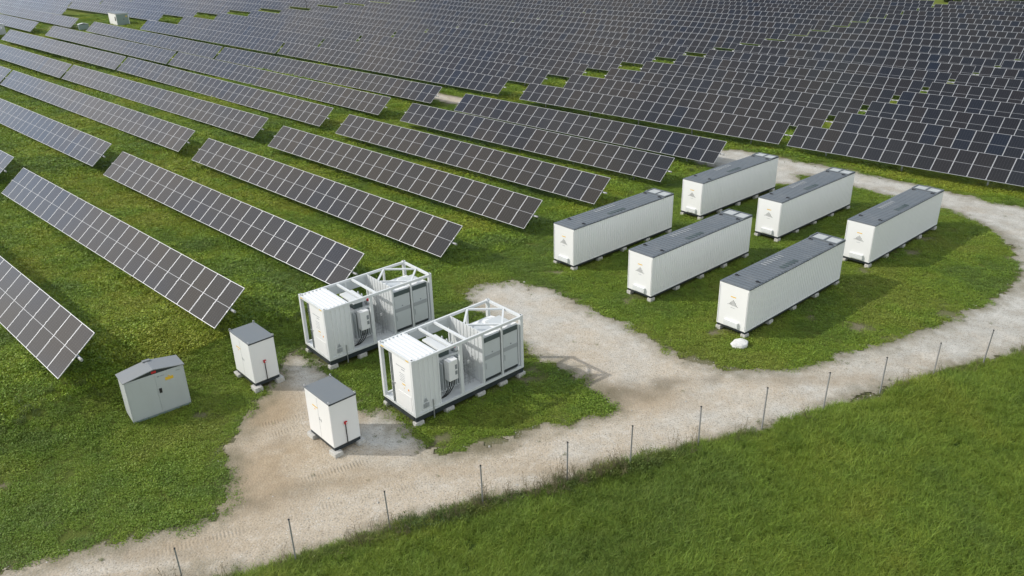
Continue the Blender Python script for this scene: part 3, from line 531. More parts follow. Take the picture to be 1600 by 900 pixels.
# ------------------------------------------------------------------ inverter stations
ML, MW, MH = 6.058, 2.438, 2.896
def station():
    t = thing('inverter_station', (0, 0, 0), 0, 'x', 'inverter station', 'open framed inverter stations'); O = (ML / 2, MW / 2, 0)
    f = MB(); q = .15
    for x in (0, ML - q):
        for y in (0, MW - q): f.box(x, x + q, y, y + q, .24, MH)
    for y0, y1 in ((.0, .09), (MW - .09, MW)): f.box(q, ML - q, y0, y1, MH - .13, MH - .01).box(q, ML - q, y0, y1, .24, .36)
    f.box(0.0, .1, q, MW - q, MH - .13, MH - .01).box(ML - .1, ML, q, MW - q, MH - .13, MH - .01).box(ML - .1, ML, q, MW - q, .24, .36).box(0, .1, q, MW - q, .24, .34)
    for x, w_ in ((2.43, .16), (3.66, .1), (4.76, .08)): f.box(x, x + w_, .005, .085, .36, MH - .13)
    for x in (2.45, 3.66, 4.7): f.box(x, x + .1, MW - .085, MW - .005, .36, MH - .13)
    f.build('frame', M['frame_white'], t, O)
    MB().box(.1, ML - .1, .09, MW - .09, .24, .30).build('floor_plate', M['white_dirty'], t, O)
    for x in (1.98, 2.82): MB().box(x, x + .11, .09, MW - .09, MH - .12, MH - .03).build('cross_beam', M['frame_white'], t, O)
    for a, b in (((4.74, MW - .1), (5.96, MW / 2)), ((5.96, MW / 2), (4.9, .1)), ((4.9, .1), (3.75, MW / 2 - .1)), ((3.75, MW / 2 + .1), (4.74, MW - .1))):
        MB().bar((*a, MH - .07), (*b, MH - .07), .085, .075).build('roof_brace', M['frame_white'], t, O)
    for x in (0, ML - q):
        for y in (0, MW - q):
            c = MB(); c.box(x - .004, x + q + .004, y - .004, y + q + .004, MH, MH + .03); c.box(x + .04, x + q - .04, y + .04, y + q - .04, MH + .0305, MH + .036, 1); c.build('corner_casting', [M['white_dirty'], M['black']], t, O)
    s = MB(); s.box(.02, ML - .02, .03, .15, 0.0, .239).box(.02, ML - .02, MW - .15, MW - .03, 0, .239).box(.0, .03, .16, MW - .16, .02, .2)
    for i in range(7): x = .06 + i * (ML - .25) / 6; s.box(x, x + .1, .151, MW - .151, .02, .235)
    s.build('skid', M['skid'], t, O)
    h = MB(); yl = 1.74
    h.corr((q, .02, 0), (1.32, .02, 0), .36, MH - .13, (0, -1, 0), .26, .035).box(1.3, 1.36, .02, .06, .36, MH - .13)
    h.box(.06, 1.35, yl - .05, yl, .30, MH - .14).box(1.31, 1.355, .07, yl - .051, .30, MH - .14).box(.06, .1, .151, yl - .051, .30, MH - .14)
    h.build('switchgear_housing', M['white_dirty'], t, O)
    r = MB(); r.box(.101, 1.36, .091, MW - .091, MH - .075, MH - .05)
    for i in range(6): x = .15 + i * .2; r.hexa([(x, .1, MH - .049), (x + .11, .1, MH - .049), (x + .11, MW - .1, MH - .049), (x, MW - .1, MH - .049)], [(x + .025, .1, MH + .004), (x + .085, .1, MH + .004), (x + .085, MW - .1, MH + .004), (x + .025, MW - .1, MH + .004)])
    r.build('roof_panel', M['white_dirty'], t, O)
    for y in (.2, MW - .42): MB().box(-.004, -.0005, y, y + .22, MH - .10, MH - .05).build('rail_label', M['yellow'], t, O)
    dr = MB(); dr.box(.02, .058, .16, 1.46, .36, MH - .16); d = dr.build('door', M['white'], t, O)
    def onb(name, b, m): return b.build(name, m, d, O)
    b = MB()
    for i in range(9): b.box(.0145, .0195, 1.14 - i * .075, 1.19 - i * .075, 2.33, 2.365)
    for i in range(4): b.box(.0145, .0195, .78 - i * .06, .82 - i * .06, 2.22, 2.26)
    for j in range(5):
        b.box(.0145, .0195, .62, 1.0 - .05 * (j % 2), 1.68 + j * .085, 1.70 + j * .085)
    onb('door_lettering', b, M['mid_grey'])
    onb('warning_label', MB().box(.0145, .0195, .62, .84, 1.52, 1.57), M['yellow'])
    onb('warning_label', MB().box(.0145, .0195, .36, .44, 1.36, 1.45), M['orange'])
    onb('warning_label', MB().box(.0145, .0195, .68, .73, 1.36, 1.40), M['yellow'])
    onb('lower_plate', MB().box(.008, .0195, .25, 1.18, .46, 1.12), M['white'])
    for y in (1.50, 1.62):
        MB().tube([(.03, y, .30), (.03, y, MH - .15)], .02, 6).build('lock_rod', M['louver'], t, O)
    MB().box(-.02, .02, 1.38, 1.6, 1.33, 1.38).build('door_handle', M['steel'], t, O)
    MB().box(.9, .94, -.03, .012, -.16, .78).build('earthing_strap', M['steel'], t, O)
    w_ = MB()
    for j in range(5): w_.box(.42, .72, -.004, .0105, .52 + j * .045, .54 + j * .045)
    w_.build('rating_plate', M['mid_grey'], t, O)
    MB().add([(.47, -.003, .80), (.67, -.003, .80), (.57, -.003, .98), (.47, .0105, .80), (.67, .0105, .80), (.57, .0105, .98)], [(0, 1, 2), (5, 4, 3), (0, 3, 4, 1), (1, 4, 5, 2), (2, 5, 3, 0)]).build('hazard_triangle', M['mid_grey'], t, O)
    # transformer bay
    k = MB(); k.box(1.66, 2.95, .75, 2.15, .31, 1.98); tr = k.build('transformer_tank', M['white_dirty'], t, O, bevel=.02)
    k = MB()
    for i in range(9): k.box(1.82 + i * .125, 1.86 + i * .125, .48, .749, .55, 1.9).box(1.82 + i * .125, 1.86 + i * .125, 2.151, 2.32, .55, 1.9)
    k.build('radiator', M['panel_grey'], tr, O)
    k = MB(); k.hexa([(1.88, .62, 2.36), (2.62, .62, 2.36), (2.62, 1.95, 2.42), (1.88, 1.95, 2.42)], [(1.90, .64, 2.44), (2.60, .64, 2.44), (2.60, 1.93, 2.50), (1.90, 1.93, 2.50)]).box(2.0, 2.5, .85, 1.85, 1.981, 2.355, 1); k.build('terminal_lid', [M['white_dirty'], M['louver']], tr, O, bevel=.01)
    k = MB()
    for y in (1.0, 1.35, 1.7): k.tube([(2.78, y, 1.98), (2.78, y, 2.15), (2.78, y, 2.3), (2.78, y, 2.42)], [.06, .085, .06, .03], 10)
    k.box(2.75, 2.92, .75, .95, 1.985, 2.2); k.build('bushing', M['panel_grey'], tr, O, smooth=True)
    MB().tube([(2.8, .86, 2.2), (2.8, .86, 2.3)], .07, 10).build('oil_valve', M['red'], tr, O)
    k = MB(); k.box(1.92, 2.40, .12, .46, 1.12, 2.08); cb = k.build('control_box', M['white'], t, O, bevel=.015)
    k = MB(); k.box(2.24, 2.35, .110, .119, 1.62, 1.84).box(2.24, 2.35, .110, .119, 1.36, 1.54); k.build('control_label', M['text_grey'], cb, O)
    k = MB(); k.box(1.94, 2.06, .110, .119, 1.16, 1.30); k.build('safety_label', M['white'], cb, O)
    for i in range(3):
        x0 = 2.05 + i * .13; pts = [(x0 - .62 * (1 - math.cos(u * math.pi / 2)), .28 + .08 * u, 1.12 - .78 * math.sin(u * math.pi / 2)) for u in np.linspace(0, 1, 12)]
        MB().tube(pts, .022, 8).build('cable', M['rubber'], t, O, smooth=True)
    k = MB(); k.box(2.75, 3.25, 1.45, 2.2, .31, 1.9).box(3.0, 3.55, 1.9, 2.3, .31, 1.5); k.build('auxiliary_cabinet', M['panel_grey'], t, O, bevel=.01)
    k = MB(); k.box(3.28, 3.40, .60, .64, 1.28, 1.42); k.build('warning_plate', M['white'], t, O)
    k = MB(); k.bar((3.34, .62, .31), (3.34, .62, 1.28), .03); k.build('plate_stem', M['steel'], t, O)
    k = MB()
    for i in range(7):
        k.bar((2.62 + i * .14, .50, .32), (2.62 + i * .14, .50, 1.7), .012).bar((2.6, .505, .5 + i * .18), (3.6, .505, .5 + i * .18), .012)
    k.build('wire_mesh', M['steel'], t, O)
    k = MB(); k.corr((3.70, .10, 0), (3.70, MW - .1, 0), .31, MH - .03, (-1, 0, 0), .24, .04).box(3.72, 3.75, .1, MW - .1, .31, MH - .04); k.build('partition_wall', M['frame_white'], t, O)
    k = MB(); k.box(1.56, 3.69, MW - .07, MW - .04, 2.3, MH - .13).box(1.56, 2.4, MW - .07, MW - .04, .36, 1.0); k.build('side_panel', M['panel_grey'], t, O)
    for x0, x1 in ((3.79, 4.70), (4.88, 5.72)):
        k = MB(); k.box(x0, x1, .03, 1.25, .40, 2.58); iv = k.build('inverter_cabinet', M['panel_grey'], t, O, bevel=.01)
        k = MB(); k.box(x0 + .01, x1 - .01, .012, .029, 2.33, 2.56)
        for j in range(5): k.box(x0 + .03, x1 - .03, .004, .0115, 2.345 + j * .042, 2.367 + j * .042)
        k.build('louver', M['louver'], iv, O)
        MB().box(x0 + .02, x1 - .02, .018, .0295, 1.46, 1.66).build('cover_strip', M['mid_grey'], iv, O)
        MB().box(x0 + .02, x1 - .02, .015, .0295, .42, .54).build('air_inlet', M['skid'], iv, O)
        MB().box(x0 + .42, x0 + .47, .015, .0295, 1.72, 1.78).build('latch', M['text_grey'], iv, O)
        MB().box(x0 + .06, x0 + .075, .010, .0295, 1.0, 1.3).build('door_pull', M['mid_grey'], iv, O)
    k = MB(); k.hexa([(3.80, .08, 2.585), (5.74, .08, 2.585), (5.74, 1.9, 2.30), (3.80, 1.9, 2.30)], [(3.80, .08, 2.62), (5.74, .08, 2.62), (5.74, 1.9, 2.335), (3.80, 1.9, 2.335)]); k.box(3.85, 5.7, 1.26, 1.88, .4, 2.29); k.build('inverter_hood', M['white'], t, O)
    MB().box(5.80, 5.86, .06, .30, .40, 2.5).build('end_conduit', M['white_dirty'], t, O)
    for z in (1.9, 1.75, .9): MB().box(ML + .0005, ML + .006, .04, .10, z, z + .09).build('end_label', M['orange'], t, O)
    return t
st = station()
for i, (x, y, z, yaw, lab, short) in enumerate(((-8.643, 32.72, .02, .7058, 'open framed white inverter station standing behind, beside the ends of the solar rows', 'rear'), (-4.124, 27.828, -.015, .7145, 'open framed white inverter station in front, nearer the gravel track', 'front'))):
    o = st if i == 0 else copy_tree(st)
    c, s = math.cos(yaw), math.sin(yaw); P = lambda a, b: (x + c * a - s * b, y + s * a + c * b)
    o.location = (*P(ML / 2, MW / 2), z); o.rotation_euler = (0, 0, yaw); o['label'] = lab
    for (a, b, nm) in ((.16, .08, 'near corner'), (.16, MW - .14, 'left front corner'), (1.75, .07, 'second support'), (3.5, .07, 'third support'), (4.8, .07, 'fourth support'), (5.9, .07, 'far corner')):
        p = P(a, b); zg = gz(*p); put_block(p[0], p[1], zg - .03, yaw, (.85, .85, (z - zg + .03) / .2), f'white concrete block under the {nm} of the {short} inverter station', 'concrete blocks under the inverter stations')
# ------------------------------------------------------------------ white equipment cabinets
CL, CW, CH = 1.225, 1.90, 2.145
def cabinet():
    t = thing('equipment_cabinet', (0, 0, 0), 0, 'x', 'cabinet', 'white cabinets with grey tops'); O = (CL / 2, CW / 2, 0)
    MB().box(0, CL, 0, CW, .10, CH - .05).build('body', M['white'], t, O, bevel=.035)
    r = MB(); r.box(-.015, CL + .015, -.015, CW + .015, CH - .049, CH - .012); r.build('roof', M['cab_grey'], t, O, bevel=.01)
    MB().box(.0, CL, -.0165, -.0155, CH - .06, CH - .02).box(-.01, CL + .01, -.020, -.017, CH - .075, CH - .035).build('roof_seal', M['skid'], t, O)
    for x in (.03, CL - .03):
        for y in (.03, CW - .03):
            k = MB(); k.tube([(x + .045 * math.cos(a), y, CH + .035 + .045 * math.sin(a)) for a in np.linspace(0, 2 * math.pi, 11)], .014, 6, cap=False).box(x - .02, x + .02, y - .02, y + .02, CH - .0115, CH + .004); k.build('lifting_eye', M['steel'], t, O)
    s = MB(); s.box(.02, .12, .02, CW - .02, -.03, .099).box(CL - .12, CL - .02, .02, CW - .02, -.03, .099).box(.121, CL - .121, .0, .09, -.05, .099).box(.121, CL - .121, CW - .09, CW - .02, -.03, .099); s.build('skid', M['skid'], t, O)
    MB().box(-.005, -.0005, CW * .5, CW * .72, 1.52, 1.565).build('warning_label', M['yellow'], t, O)
    MB().box(-.005, -.0005, CW * .60, CW * .65, 1.40, 1.43).build('small_label', M['orange'], t, O)
    k = MB(); k.box(-.005, -.0005, .90, .94, 1.02, 1.15).box(-.005, -.0005, .76, .80, .98, 1.11).box(-.005, -.0005, .86, .89, 1.0, 1.08); k.build('unit_number', M['mid_grey'], t, O)
    MB().box(-.004, -.0005, CW / 2 - .004, CW / 2 + .004, .16, CH - .12).build('door_seam', M['mid_grey'], t, O)
    k = MB(); k.box(.545, .665, -.08, -.0005, 1.0, 1.12); e = k.build('emergency_stop', M['red'], t, O, bevel=.01)
    MB().tube([(.625, -.081, 1.06), (.625, -.1, 1.06)], .03, 10).build('stop_button', M['white'], e, O)
    MB().tube([(.605, -.03, .06), (.605, -.03, 1.0)], .02, 8).build('conduit', M['rubber'], t, O)
    return t
cb0 = cabinet()
for i, (x, y, yaw, lab, short) in enumerate(((-11.72, 31.04, .738, 'white cabinet with grey top at the lawn edge, between kiosk and rear inverter station', 'lawn-edge'), (-7.16, 25.96, .7304, 'white cabinet with grey top standing on the sandy ground nearest the track', 'track-side'))):
    o = cb0 if i == 0 else copy_tree(cb0)
    c, s = math.cos(yaw), math.sin(yaw); P = lambda a, b: (x + c * a - s * b, y + s * a + c * b)
    o.location = (*P(CL / 2, CW / 2), .105 - .06); o.rotation_euler = (0, 0, yaw); o['label'] = lab
    for (a, b, nm) in ((.07, .03, 'near corner'), (.07, CW - .12, 'left corner'), (CL - .05, .1, 'right corner'), (CL - .1, CW - .12, 'back corner')):
        p = P(a, b); zg = gz(*p); put_block(p[0], p[1], zg - .03, yaw + math.pi / 2, (.95, 1.3, (.045 - zg) / .2), f'pale concrete block under the {nm} of the {short} white cabinet', 'concrete blocks under the white cabinets')
# ------------------------------------------------------------------ grey kiosk with a shallow gabled roof
def kiosk(loc, yaw, kl, kw, kh, label, detail=True, wall=None, roofm=None):
    t = thing('utility_kiosk', loc, yaw, label, 'kiosk'); O = (kl / 2, kw / 2, 0); rise = .21
    b = MB(); b.box(0, kl, 0, kw, .06, kh); b.build('body', wall or M['kiosk'], t, O)
    g_ = MB(); g_.add([(0, .0, kh + .001), (kl, .0, kh + .001), (kl / 2, .0, kh + rise - .03), (0, kw, kh + .001), (kl, kw, kh + .001), (kl / 2, kw, kh + rise - .03)], [(0, 1, 2), (5, 4, 3), (0, 3, 4, 1), (1, 4, 5, 2), (2, 5, 3, 0)]); g_.build('gable', M['skid'], t, O)
    r = MB(); ov = .05
    for sg in (0, 1):
        x0, x1 = (-ov, kl / 2) if sg == 0 else (kl + ov, kl / 2)
        lo, hi = kh + .0, kh + rise
        pts = [(x0, -ov, lo), (x1, -ov, hi), (x1, kw + ov, hi), (x0, kw + ov, lo)]
        if sg: pts = pts[::-1]
        r.hexa(pts, [(p[0], p[1], p[2] + .035) for p in pts])
    rf = r.build('roof', roofm or M['kiosk_roof'], t, O)
    MB().box(.01, kl - .01, .01, kw - .01, -.1, .059).build('plinth', M['green_grey'], t, O)
    if detail:
        MB().box(kl / 2 - .16, kl / 2 + .16, kw - .12, kw + .02, kh + rise + .036, kh + rise + .075).build('roof_vent', M['kiosk_roof'], rf, O)
        MB().box(kl / 2 - .1, kl / 2 + .1, -.012, -.001, kh + .04, kh + .14).build('red_badge', M['red'], t, O)
        for x0, x1 in ((.05, kl / 2 - .006), (kl / 2 + .006, kl - .05)): MB().box(x0, x1, -.012, -.0005, .10, kh - .06).build('door', M['kiosk'], t, O)
        MB().box(kl / 2 + .06, kl / 2 + .17, -.035, -.013, 1.0, 1.22).build('door_handle', M['black'], t, O)
        MB().box(kl * .66, kl * .80, -.018, -.013, 1.50, 1.64).build('warning_sign', M['yellow'], t, O)
        MB().add([(kl * .71, -.018, 1.66), (kl * .75, -.018, 1.66), (kl * .73, -.018, 1.72), (kl * .71, -.013, 1.66), (kl * .75, -.013, 1.66), (kl * .73, -.013, 1.72)], [(0, 1, 2), (5, 4, 3), (0, 3, 4, 1), (1, 4, 5, 2), (2, 5, 3, 0)]).build('warning_triangle', M['yellow'], t, O)
        k = MB(); k.box(kl * .54, kl * .57, -.018, -.013, 1.76, 1.81)
        for i in range(6): k.box(kl * .585 + i * .03, kl * .585 + i * .03 + .02, -.018, -.013, 1.77, 1.80)
        for i in range(5): k.box(kl * .86 + i * .035, kl * .86 + i * .035 + .022, -.018, -.013, 1.79, 1.82)
        k.build('lettering', M['text_grey'], t, O)
    return t
def kplace(x, y, yaw, kl, kw): return x + math.cos(yaw) * kl / 2 - math.sin(yaw) * kw / 2, y + math.sin(yaw) * kl / 2 + math.cos(yaw) * kw / 2
kx, ky = kplace(-16.28, 28.64, .6752, 2.459, .972); kiosk((kx, ky, -.21), .6752, 2.459, .972, 1.96, 'pale grey kiosk with low gabled roof and double doors on the left lawn')
# distant cabins among the rows
def far_cabin():
    x, y = -78.0, 168.6; yaw = .70; fl, fw, fh = 2.45, 4.9, 2.25; z = gz(x, y); cx, cy = kplace(x, y, yaw, fl, fw)
    t = thing('transformer_cabin', (cx, cy, z), yaw, 'distant white cabin with grey roof in a clearing among the solar rows', 'cabin'); O = (fl / 2, fw / 2, 0)
    MB().box(0, fl, 0, fw, .05, fh).build('body', M['white'], t, O)
    MB().hexa([(-.08, -.08, fh), (fl + .08, -.08, fh), (fl + .08, fw + .08, fh), (-.08, fw + .08, fh)], [(-.06, -.06, fh + .06), (fl / 2 + 1.2, -.06, fh + .06), (fl / 2 + 1.2, fw + .06, fh + .2), (-.06, fw + .06, fh + .2)]).build('roof', M['cab_grey'], t, O)
    MB().box(-.02, -.001, .25, .85, .9, 1.7).build('dark_vent', M['black'], t, O)
    MB().box(.1, fl - .1, -.02, -.001, .1, fh - .1).build('door', M['green_grey'], t, O)
    MB().box(fl * .55, fl * .62, -.03, -.021, 1.1, 1.25).build('door_handle', M['black'], t, O)
    MB().box(fl * .75, fl * .87, -.03, -.021, 1.6, 1.8).build('warning_sign', M['yellow'], t, O)
far_cabin()
x, y = -82.4, 163.6; kiosk((x, y, gz(x, y)), .68, 1.8, .9, 1.1, 'small distant grey kiosk on a sandy patch left of white cabin', False, M['green_grey'], M['white_dirty'])
x, y = -95.6, 157.6; kiosk((x, y, gz(x, y)), .68, 2.4, 1.0, 1.9, 'distant grey kiosk at the left edge behind a solar table end', False, M['panel_grey'], M['white_dirty'])
x, y = alac(-62.6, ac_of(11) + 5.2); kiosk((x, y, gz(x, y)), .70, 1.0, .8, 1.0, 'tiny pale box in the grass aisle deep among the solar rows', False, M['white_dirty'], M['white_dirty'])
# thin dark mast in the far aisle
x, y = alac(-163.0, ac_of(13) + 3.2); ms = thing('mast', (x, y, gz(x, y)), 0, 'thin dark mast standing in the far aisle between solar rows', 'mast')
MB().tube([(0, 0, 0), (0, 0, 4.2)], .06, 8).build('pole', M['black'], ms); MB().box(-.15, .15, -.08, .08, 3.8, 4.15).build('sensor_box', M['black'], ms)
# ------------------------------------------------------------------ boulder
def boulder(x, y):
    bm = bmesh.new(); bmesh.ops.create_icosphere(bm, subdivisions=4, radius=1)
    rnd = random.Random(5); pl = [Vector((rnd.gauss(0, 1), rnd.gauss(0, 1), rnd.gauss(0, 1))).normalized() for _ in range(16)]
    for v in bm.verts:
        d = v.co.normalized(); r = min(.86 / max(d.dot(p), .05) for p in pl if d.dot(p) > .3) if any(d.dot(p) > .3 for p in pl) else 1
        v.co = d * (.35 + .65 * min(r, 1.05)) * (1 + .03 * math.sin(9 * d.x + 4 * d.y) + .02 * math.sin(17 * d.z)); v.co.x *= .46; v.co.y *= .36; v.co.z *= .22
    me = bpy.data.meshes.new('boulder'); bm.to_mesh(me); bm.free(); me.materials.append(M['boulder']); me.polygons.foreach_set('use_smooth', [True] * len(me.polygons)); o = bpy.data.objects.new('boulder', me); COL.objects.link(o); o.location = (x, y, gz(x, y) + .10); o.rotation_euler = (.05, -.08, .3)
    tag(o, 'pale rounded boulder lying on the lawn by the nearest battery container', 'boulder')
boulder(11.0, 34.0)
# ------------------------------------------------------------------ fence posts
POST_H = [1.9, 1.85, 1.84, 1.88, 2.0, 2.0, 1.99, 2.01, 1.96, 1.86, 1.78, 1.86]
def fpost():
    t = thing('fence_post', (0, 0, 0), 0, 'x', 'fence post', 'thin metal fence posts along the track')
    MB().box(-.022, .022, -.022, -.014, -.3, 1.9).box(-.022, -.014, -.014, .022, -.3, 1.9).box(-.012, .014, -.012, .014, -.3, 1.86).build('shaft', M['post'], t)
    MB().box(-.027, .027, -.027, .027, 1.9, 1.93).build('cap', M['black'], t); return t
fp = fpost()
for i, (x, y) in enumerate(FENCE):
    o = fp if i == 0 else copy_tree(fp); o.location = (x, y, gz(x, y)); o.scale = (1, 1, POST_H[i] / 1.93); o.rotation_euler = (random.gauss(0, .012), random.gauss(0, .02) + (.03 if i > 6 else 0), .4 + random.gauss(0, .2))
    o['label'] = f'thin dark metal fence post, {ORD[i]} from the left along the track edge' if i < 11 else 'thin dark metal fence post furthest right along the track edge'
# ------------------------------------------------------------------ vegetation: clumps scattered as instances
def blade_clump(name, n, rad, h0, h1, wd, lean, leafy=0.0, seed=1):
    rnd = random.Random(seed); vs, fs, sh = [], [], []
    for _ in range(n):
        r = rad * math.sqrt(rnd.random()); a = rnd.random() * 2 * math.pi; x, y = r * math.cos(a), r * math.sin(a)
        d = rnd.random() * 2 * math.pi; tone = rnd.uniform(.82, 1.18); warm = rnd.uniform(.92, 1.1)
        if rnd.random() < leafy:                                  # a small round-ish leaf on a short stalk
            h = rnd.uniform(h0 * .4, h1 * .8); s = rnd.uniform(.6, 1.3) * wd * 2.2; tx, ty = rnd.gauss(0, .35), rnd.gauss(0, .35)
            o = len(vs); c, q = math.cos(d), math.sin(d)
            for u, v in ((-1, 0), (-.4, .8), (.6, .75), (1, 0), (.6, -.75), (-.4, -.8)):
                px, py = s * (u * c - v * q), s * (u * q + v * c); vs.append((x + px, y + py, h + px * tx + py * ty)); sh.append((tone * warm, tone, tone * .9))
            fs.append((o, o + 1, o + 2, o + 5)); fs.append((o + 2, o + 3, o + 4, o + 5)); continue
        h = rnd.uniform(h0, h1); ln = rnd.uniform(.15, 1) * lean * h; w2 = wd * rnd.uniform(.6, 1.3) / 2
        px, py = -math.sin(d) * w2, math.cos(d) * w2; dx, dy = math.cos(d) * ln, math.sin(d) * ln; o = len(vs)
        for t, ww in ((0, 1), (.55, .85), (1, .12)):
            k = t * t; z = h * (t - .22 * lean * t * t * t)
            vs += [(x + dx * k - px * ww, y + dy * k - py * ww, z), (x + dx * k + px * ww, y + dy * k + py * ww, z)]; sh += [(tone * warm, tone, tone * .9)] * 2
        fs += [(o, o + 1, o + 3, o + 2), (o + 2, o + 3, o + 5, o + 4)]
    me = bpy.data.meshes.new(name); me.from_pydata(vs, [], fs); a = me.color_attributes.new('shade', 'FLOAT_COLOR', 'POINT')
    a.data.foreach_set('color', np.c_[np.array(sh), np.ones(len(sh))].astype(np.float32).ravel()); me.materials.append(M['leaf']); me.update()
    return bpy.data.objects.new(name, me)
def stalk_clump(name, seed):
    rnd = random.Random(seed); b = MB()
    for _ in range(7):
        x, y = rnd.gauss(0, .12), rnd.gauss(0, .12); h = rnd.uniform(.5, 1.05); lx, ly = rnd.gauss(0, .12), rnd.gauss(0, .12)
        b.tube([(x, y, 0), (x + lx * .4, y + ly * .4, h * .5), (x + lx, y + ly, h)], [.006, .005, .003], 4)
        for k in range(5):
            t = rnd.uniform(.45, 1); p = Vector((x + lx * t, y + ly * t, h * t)); d = Vector((rnd.gauss(0, 1), rnd.gauss(0, 1), rnd.uniform(.3, 1.2))).normalized() * rnd.uniform(.06, .16)
            b.bar(p, p + d, .004); q = p + d; b.add([q + Vector((-.014, 0, 0)), q + Vector((0, .014, .01)), q + Vector((.014, 0, 0)), q + Vector((0, -.014, .03))], [(0, 1, 2, 3)])
    o = b.build(name, M['leaf']); COL.objects.unlink(o); a = o.data.color_attributes.new('shade', 'FLOAT_COLOR', 'POINT'); a.data.foreach_set('color', np.tile([1., 1, 1, 1], len(o.data.vertices)).astype(np.float32)); return o
def pebble(name, seed):
    rnd = random.Random(seed); bm = bmesh.new(); bmesh.ops.create_icosphere(bm, subdivisions=1, radius=.5)
    for v in bm.verts: v.co *= rnd.uniform(.7, 1.15); v.co.z *= .6
    me = bpy.data.meshes.new(name); bm.to_mesh(me); bm.free(); me.materials.append(M['pebble']); return bpy.data.objects.new(name, me)
def proto_collection(name, objs):
    c = bpy.data.collections.new(name)
    for o in objs: c.objects.link(o)
    return c
def scatter(name, pts, idx, rot, scl, col, coll, label=None):
    me = bpy.data.meshes.new(name); me.vertices.add(len(pts)); me.vertices.foreach_set('co', np.asarray(pts, np.float32).ravel())
    for nm, ty, fld, v in (('idx', 'INT', 'value', np.asarray(idx, np.int32)), ('rot', 'FLOAT_VECTOR', 'vector', np.asarray(rot, np.float32).ravel()), ('scl', 'FLOAT_VECTOR', 'vector', np.asarray(scl, np.float32).ravel())):
        me.attributes.new(nm, ty, 'POINT').data.foreach_set(fld, v)
    me.attributes.new('gcol', 'FLOAT_COLOR', 'POINT').data.foreach_set('color', np.c_[col, np.ones(len(col))].astype(np.float32).ravel())
    o = bpy.data.objects.new(name, me); COL.objects.link(o); tag(o, label, kind='stuff')
    g = bpy.data.node_groups.new(name, 'GeometryNodeTree'); g.interface.new_socket('Geometry', in_out='INPUT', socket_type='NodeSocketGeometry'); g.interface.new_socket('Geometry', in_out='OUTPUT', socket_type='NodeSocketGeometry')
    gi = g.nodes.new('NodeGroupInput'); go = g.nodes.new('NodeGroupOutput'); ip = g.nodes.new('GeometryNodeInstanceOnPoints'); ci = g.nodes.new('GeometryNodeCollectionInfo')
    ci.inputs['Collection'].default_value = coll; ci.inputs['Separate Children'].default_value = True; ci.inputs['Reset Children'].default_value = True
    def na(nm, ty):
        a = g.nodes.new('GeometryNodeInputNamedAttribute'); a.data_type = ty; a.inputs['Name'].default_value = nm; return a.outputs['Attribute']
    l = g.links; l.new(gi.outputs[0], ip.inputs['Points']); l.new(ci.outputs[0], ip.inputs['Instance']); ip.inputs['Pick Instance'].default_value = True
    l.new(na('idx', 'INT'), ip.inputs['Instance Index']); l.new(na('rot', 'FLOAT_VECTOR'), ip.inputs['Rotation']); l.new(na('scl', 'FLOAT_VECTOR'), ip.inputs['Scale'])
    l.new(ip.outputs[0], go.inputs[0]); m = o.modifiers.new('scatter', 'NODES'); m.node_group = g
    return o
def inframe(P, m=50):
    px, py, d = project(P); side = np.where(d < 70, 300, m); return (px > -side) & (px < 1600 + side) & (py > -m) & (py < 900 + m * 1.6) & (d > 3)
def sample(x0, x1, y0, y1, dens):
    n = int((x1 - x0) * (y1 - y0) * dens); P = np.c_[RNG.uniform(x0, x1, n), RNG.uniform(y0, y1, n)]
    return P[inframe(np.c_[P, np.full(n, 0.0)])]
BOXES = [(x, y, yaw, BL, BW) for x, y, yaw, _, _ in BX] + [(-8.643, 32.72, .7058, ML, MW), (-4.124, 27.828, .7145, ML, MW), (-11.72, 31.04, .738, CL, CW), (-7.16, 25.96, .73, CL, CW), (-16.28, 28.64, .675, 2.46, .97)]
def clear_of_boxes(P, m=.05):
    ok = np.ones(len(P), bool)
    for x, y, yaw, l, w_ in BOXES:
        dx, dy = P[:, 0] - x, P[:, 1] - y; a = dx * math.cos(yaw) + dy * math.sin(yaw); b = -dx * math.sin(yaw) + dy * math.cos(yaw)
        ok &= ~((a > -m) & (a < l + m) & (b > -m) & (b < w_ + m))
    return ok
def rots(n, tilt=.12): return np.c_[RNG.normal(0, tilt, n), RNG.normal(0, tilt, n), RNG.uniform(0, 6.283, n)]
def tone(P, stops, s1, s2, jit=.16):
    """plant colour varies in patches: two species-scale noises choose among the stops"""
    v = np.clip(.58 * vnoise(P[:, 0], P[:, 1], s1) + .42 * vnoise(P[:, 0] + 40, P[:, 1] - 13, s2), 0, 1); v = np.clip((v - .2) / .6, 0, 1) * (len(stops) - 1)
    i = np.clip(v.astype(int), 0, len(stops) - 2); f = (v - i)[:, None]; S = np.array(stops); c = S[i] * (1 - f) + S[i + 1] * f
    return np.clip(c * RNG.normal(1, jit, (len(P), 1)) * RNG.normal(1, jit * .2, (len(P), 3)), .003, .5)
C_meadow = proto_collection('meadow_grass_clumps', [blade_clump(f'meadow_clump_{i}', 42, .19, .15, .36, .011, 1.1, 0, 10 + i) for i in range(4)])
C_lawn = proto_collection('lawn_clumps', [blade_clump(f'lawn_clump_{i}', 60, .21, .03, .085, .0085, 1.2, .4, 20 + i) for i in range(4)])
C_field = proto_collection('field_clumps', [blade_clump(f'field_clump_{i}', 54, .29, .06, .18, .014, 1.1, .3, 30 + i) for i in range(4)])
C_weed = proto_collection('weed_clumps', [blade_clump(f'weed_clump_{i}', 64, .24, .14, .50, .012, .9, .1, 40 + i) for i in range(3)] + [stalk_clump('weed_stalk_0', 3), stalk_clump('weed_stalk_1', 4)])
C_stone = proto_collection('loose_stones', [pebble(f'stone_{i}', i) for i in range(4)])
